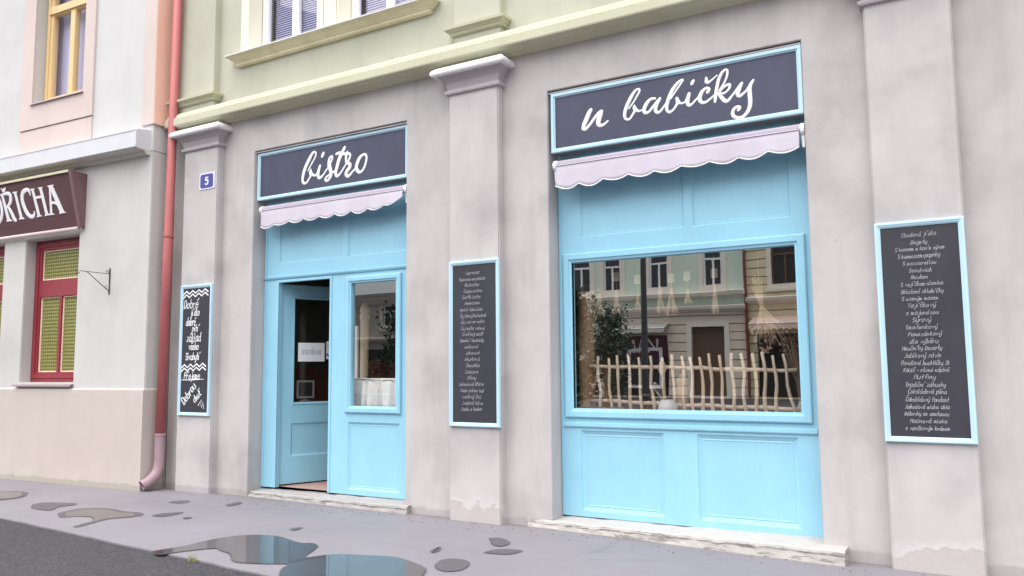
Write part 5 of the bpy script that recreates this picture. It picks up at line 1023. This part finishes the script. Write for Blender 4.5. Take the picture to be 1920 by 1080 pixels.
for k in range(20): m.quad((-18.4 + 0.2 * k, -32.2, 3.45), (-18.2 + 0.2 * k, -32.2, 3.45), (-18.2 + 0.2 * k, -32.16, 3.2 + 0.05 * (k % 2)), (-18.4 + 0.2 * k, -32.16, 3.2 + 0.05 * (k % 2)))
m.build('canvas', 'o_awn', t, fixn=False)
m = MB(); m.tube([(-18.4, -32.2, 3.45), (-14.4, -32.2, 3.45)], 0.03, 8); m.build('front_bar', 'white', t)
oy = opphouse('yellow_house', 'yellow house with level scored render across the square', -10.36, -2.5, 12.0, 4.75, 'o_yellow', 'o_yellow', [(-9.15, -7.85), (-6.0, -4.7)], 5.3, 7.6, [(-10.0, -3.0, 0.02, 3.05)], frame='o_door')
m = MB(); m.box(-10.0, -3.0, -33.3, -33.1, 2.35, 3.05); m.build('shop_panel', 'o_shopd', oy)
m = MB(); m.box(-10.0, -3.0, -33.38, -33.3, 0.02, 2.35); m.build('shop_front', 'o_dark', oy)
t = thing('awning', 'pinkish plain awning of the yellow house across the square', 'awning', (-6.5, -33, 3.4))
m = MB(); m.quad((-10.1, -32.98, 3.95), (-2.9, -32.98, 3.95), (-2.9, -32.0, 3.55), (-10.1, -32.0, 3.55))
for k in range(24): m.face([m.p(*q) for q in ((-10.1 + 0.3 * k, -32.0, 3.55), (-9.8 + 0.3 * k, -32.0, 3.55), (-9.8 + 0.3 * k, -31.96, 3.28), (-9.95 + 0.3 * k, -31.96, 3.2), (-10.1 + 0.3 * k, -31.96, 3.28))])
m.build('canvas', 'o_awn2', t, fixn=False)
m = MB(); m.tube([(-10.1, -32.0, 3.55), (-2.9, -32.0, 3.55)], 0.03, 8); m.build('front_bar', 'white', t)
t = thing('drainpipe', 'dark red drainpipe between the green and yellow houses across the square', 'drainpipe', (-10.39, -32.85, 0))
m = MB(); m.tube([(-10.39, -32.85, 0.05), (-10.39, -32.85, 11.4)], 0.075, 10); m.build('pipe', 'o_pipe', t)
for zc in (1.5, 4.2, 7.5):
    m = MB(); m.tube([(-10.39, -32.85, zc), (-10.39, -32.85, zc + 0.06)], 0.095, 10); m.build('clamp', 'o_pipe', t)
opphouse('grey_house', 'plain grey house at the right end of the square', -2.4, 12.0, 10.5, 4.6, 'o_beige', 'o_grey', [(-1.2, 0.0), (2.0, 3.2), (5.2, 6.4), (8.4, 9.6)], 5.4, 7.5, [(0.0, 2.4, 0.02, 3.0), (5.0, 7.4, 0.02, 3.0)])
opphouse('low_house', 'low pale grey house at the left end of the square', -46.0, -23.7, 6.1, 3.4, 'o_grey', 'o_grey', [(-44.0, -42.9), (-40.5, -39.4), (-37.0, -35.9), (-33.5, -32.4), (-30.0, -28.9), (-26.5, -25.4)], 4.1, 5.6, [(-35.0, -32.5, 0.02, 2.8)], rise=0.1)

t = thing('street_lamp', 'tall dark grey lamp post standing in the square', 'street lamp', (-7.6, -12.0, 0))
m = MB(); m.tube([(-7.6, -12.0, -0.02), (-7.6, -12.0, 0.8), (-7.6, -12.0, 0.85), (-7.6, -12.0, 7.0)], [0.12, 0.12, 0.088, 0.07], 14); m.build('pole', 'lamp', t, smooth=False)
m = MB(); m.tube(catmull([(-7.6, -12.0, 6.95), (-7.6, -12.0, 7.5), (-7.6, -12.5, 7.8), (-7.6, -13.2, 7.85)], 5), 0.045, 10); m.build('arm', 'lamp', t, smooth=True)
m = MB(); m.loft([[(-7.6 + 0.13 * s_ * math.cos(2 * math.pi * k / 12), -13.45 + 0.35 * s_ * math.sin(2 * math.pi * k / 12), z) for k in range(12)] for z, s_ in ((7.78, 0.7), (7.82, 1.0), (7.90, 0.9), (7.95, 0.4))]); m.build('lamp_head', 'lamp', t)

def tree(x, y, h, r, z0, label, mat, seed, n=1500, leaf=0.16):
    rg = random.Random(seed); t = thing('tree', label, 'tree', (x, y, 0), group='trees in the square')
    m = MB(); m.tube([(x, y, -0.05), (x + 0.05, y, z0), (x, y + 0.05, h * 0.55), (x, y, h * 0.85)], [0.12, 0.10, 0.07, 0.02], 8)
    cl = []
    for k in range(16):
        a = rg.uniform(0, 6.28); zz = z0 + (h - z0) * rg.uniform(0.05, 0.9); rr = r * rg.uniform(0.4, 1.0) * (1 - 0.55 * (zz - z0) / (h - z0))
        e = (x + rr * math.cos(a), y + rr * math.sin(a), zz + rg.uniform(0, 0.4)); m.tube([(x, y, max(z0 * 0.8, zz - 0.7)), e], [0.035, 0.01], 5); cl.append(e)
    m.build('trunk', 'bark', t)
    m = MB()
    for k in range(n):
        c = rg.choice(cl); s_ = r * 0.42; p_ = Vector((c[0] + rg.gauss(0, s_ * 0.6), c[1] + rg.gauss(0, s_ * 0.6), max(0.15, c[2] + rg.gauss(0, s_ * 0.6))))
        d1 = Vector((rg.uniform(-1, 1), rg.uniform(-1, 1), rg.uniform(-0.8, 0.6))).normalized() * leaf * rg.uniform(0.6, 1.3); d2 = d1.cross(Vector((rg.uniform(-1, 1), rg.uniform(-1, 1), rg.uniform(-1, 1)))).normalized() * leaf * 0.32
        m.face([m.p(*(p_)), m.p(*(p_ + d1 * 0.5 + d2)), m.p(*(p_ + d1)), m.p(*(p_ + d1 * 0.5 - d2))])
    m.build('crown', mat, t, fixn=False)
tree(-12.3, -20, 3.9, 1.0, 0.4, 'small dark bushy tree near the lamp post in the square', 'leafd', 1, 3000, 0.13)
tree(-14.3, -20.6, 4.7, 1.1, 0.3, 'taller dark tree beyond the bushy one near the lamp post', 'leafd', 2, 5000, 0.26)
tree(-27.0, -27, 4.5, 1.5, 1.0, 'broad dark green tree before the low grey house', 'leafd', 3, 2200, 0.24)
tree(-35.5, -28, 4.4, 2.0, 0.9, 'second broad tree, nearer the left end of the low house', 'leafd', 4, 2000, 0.24)
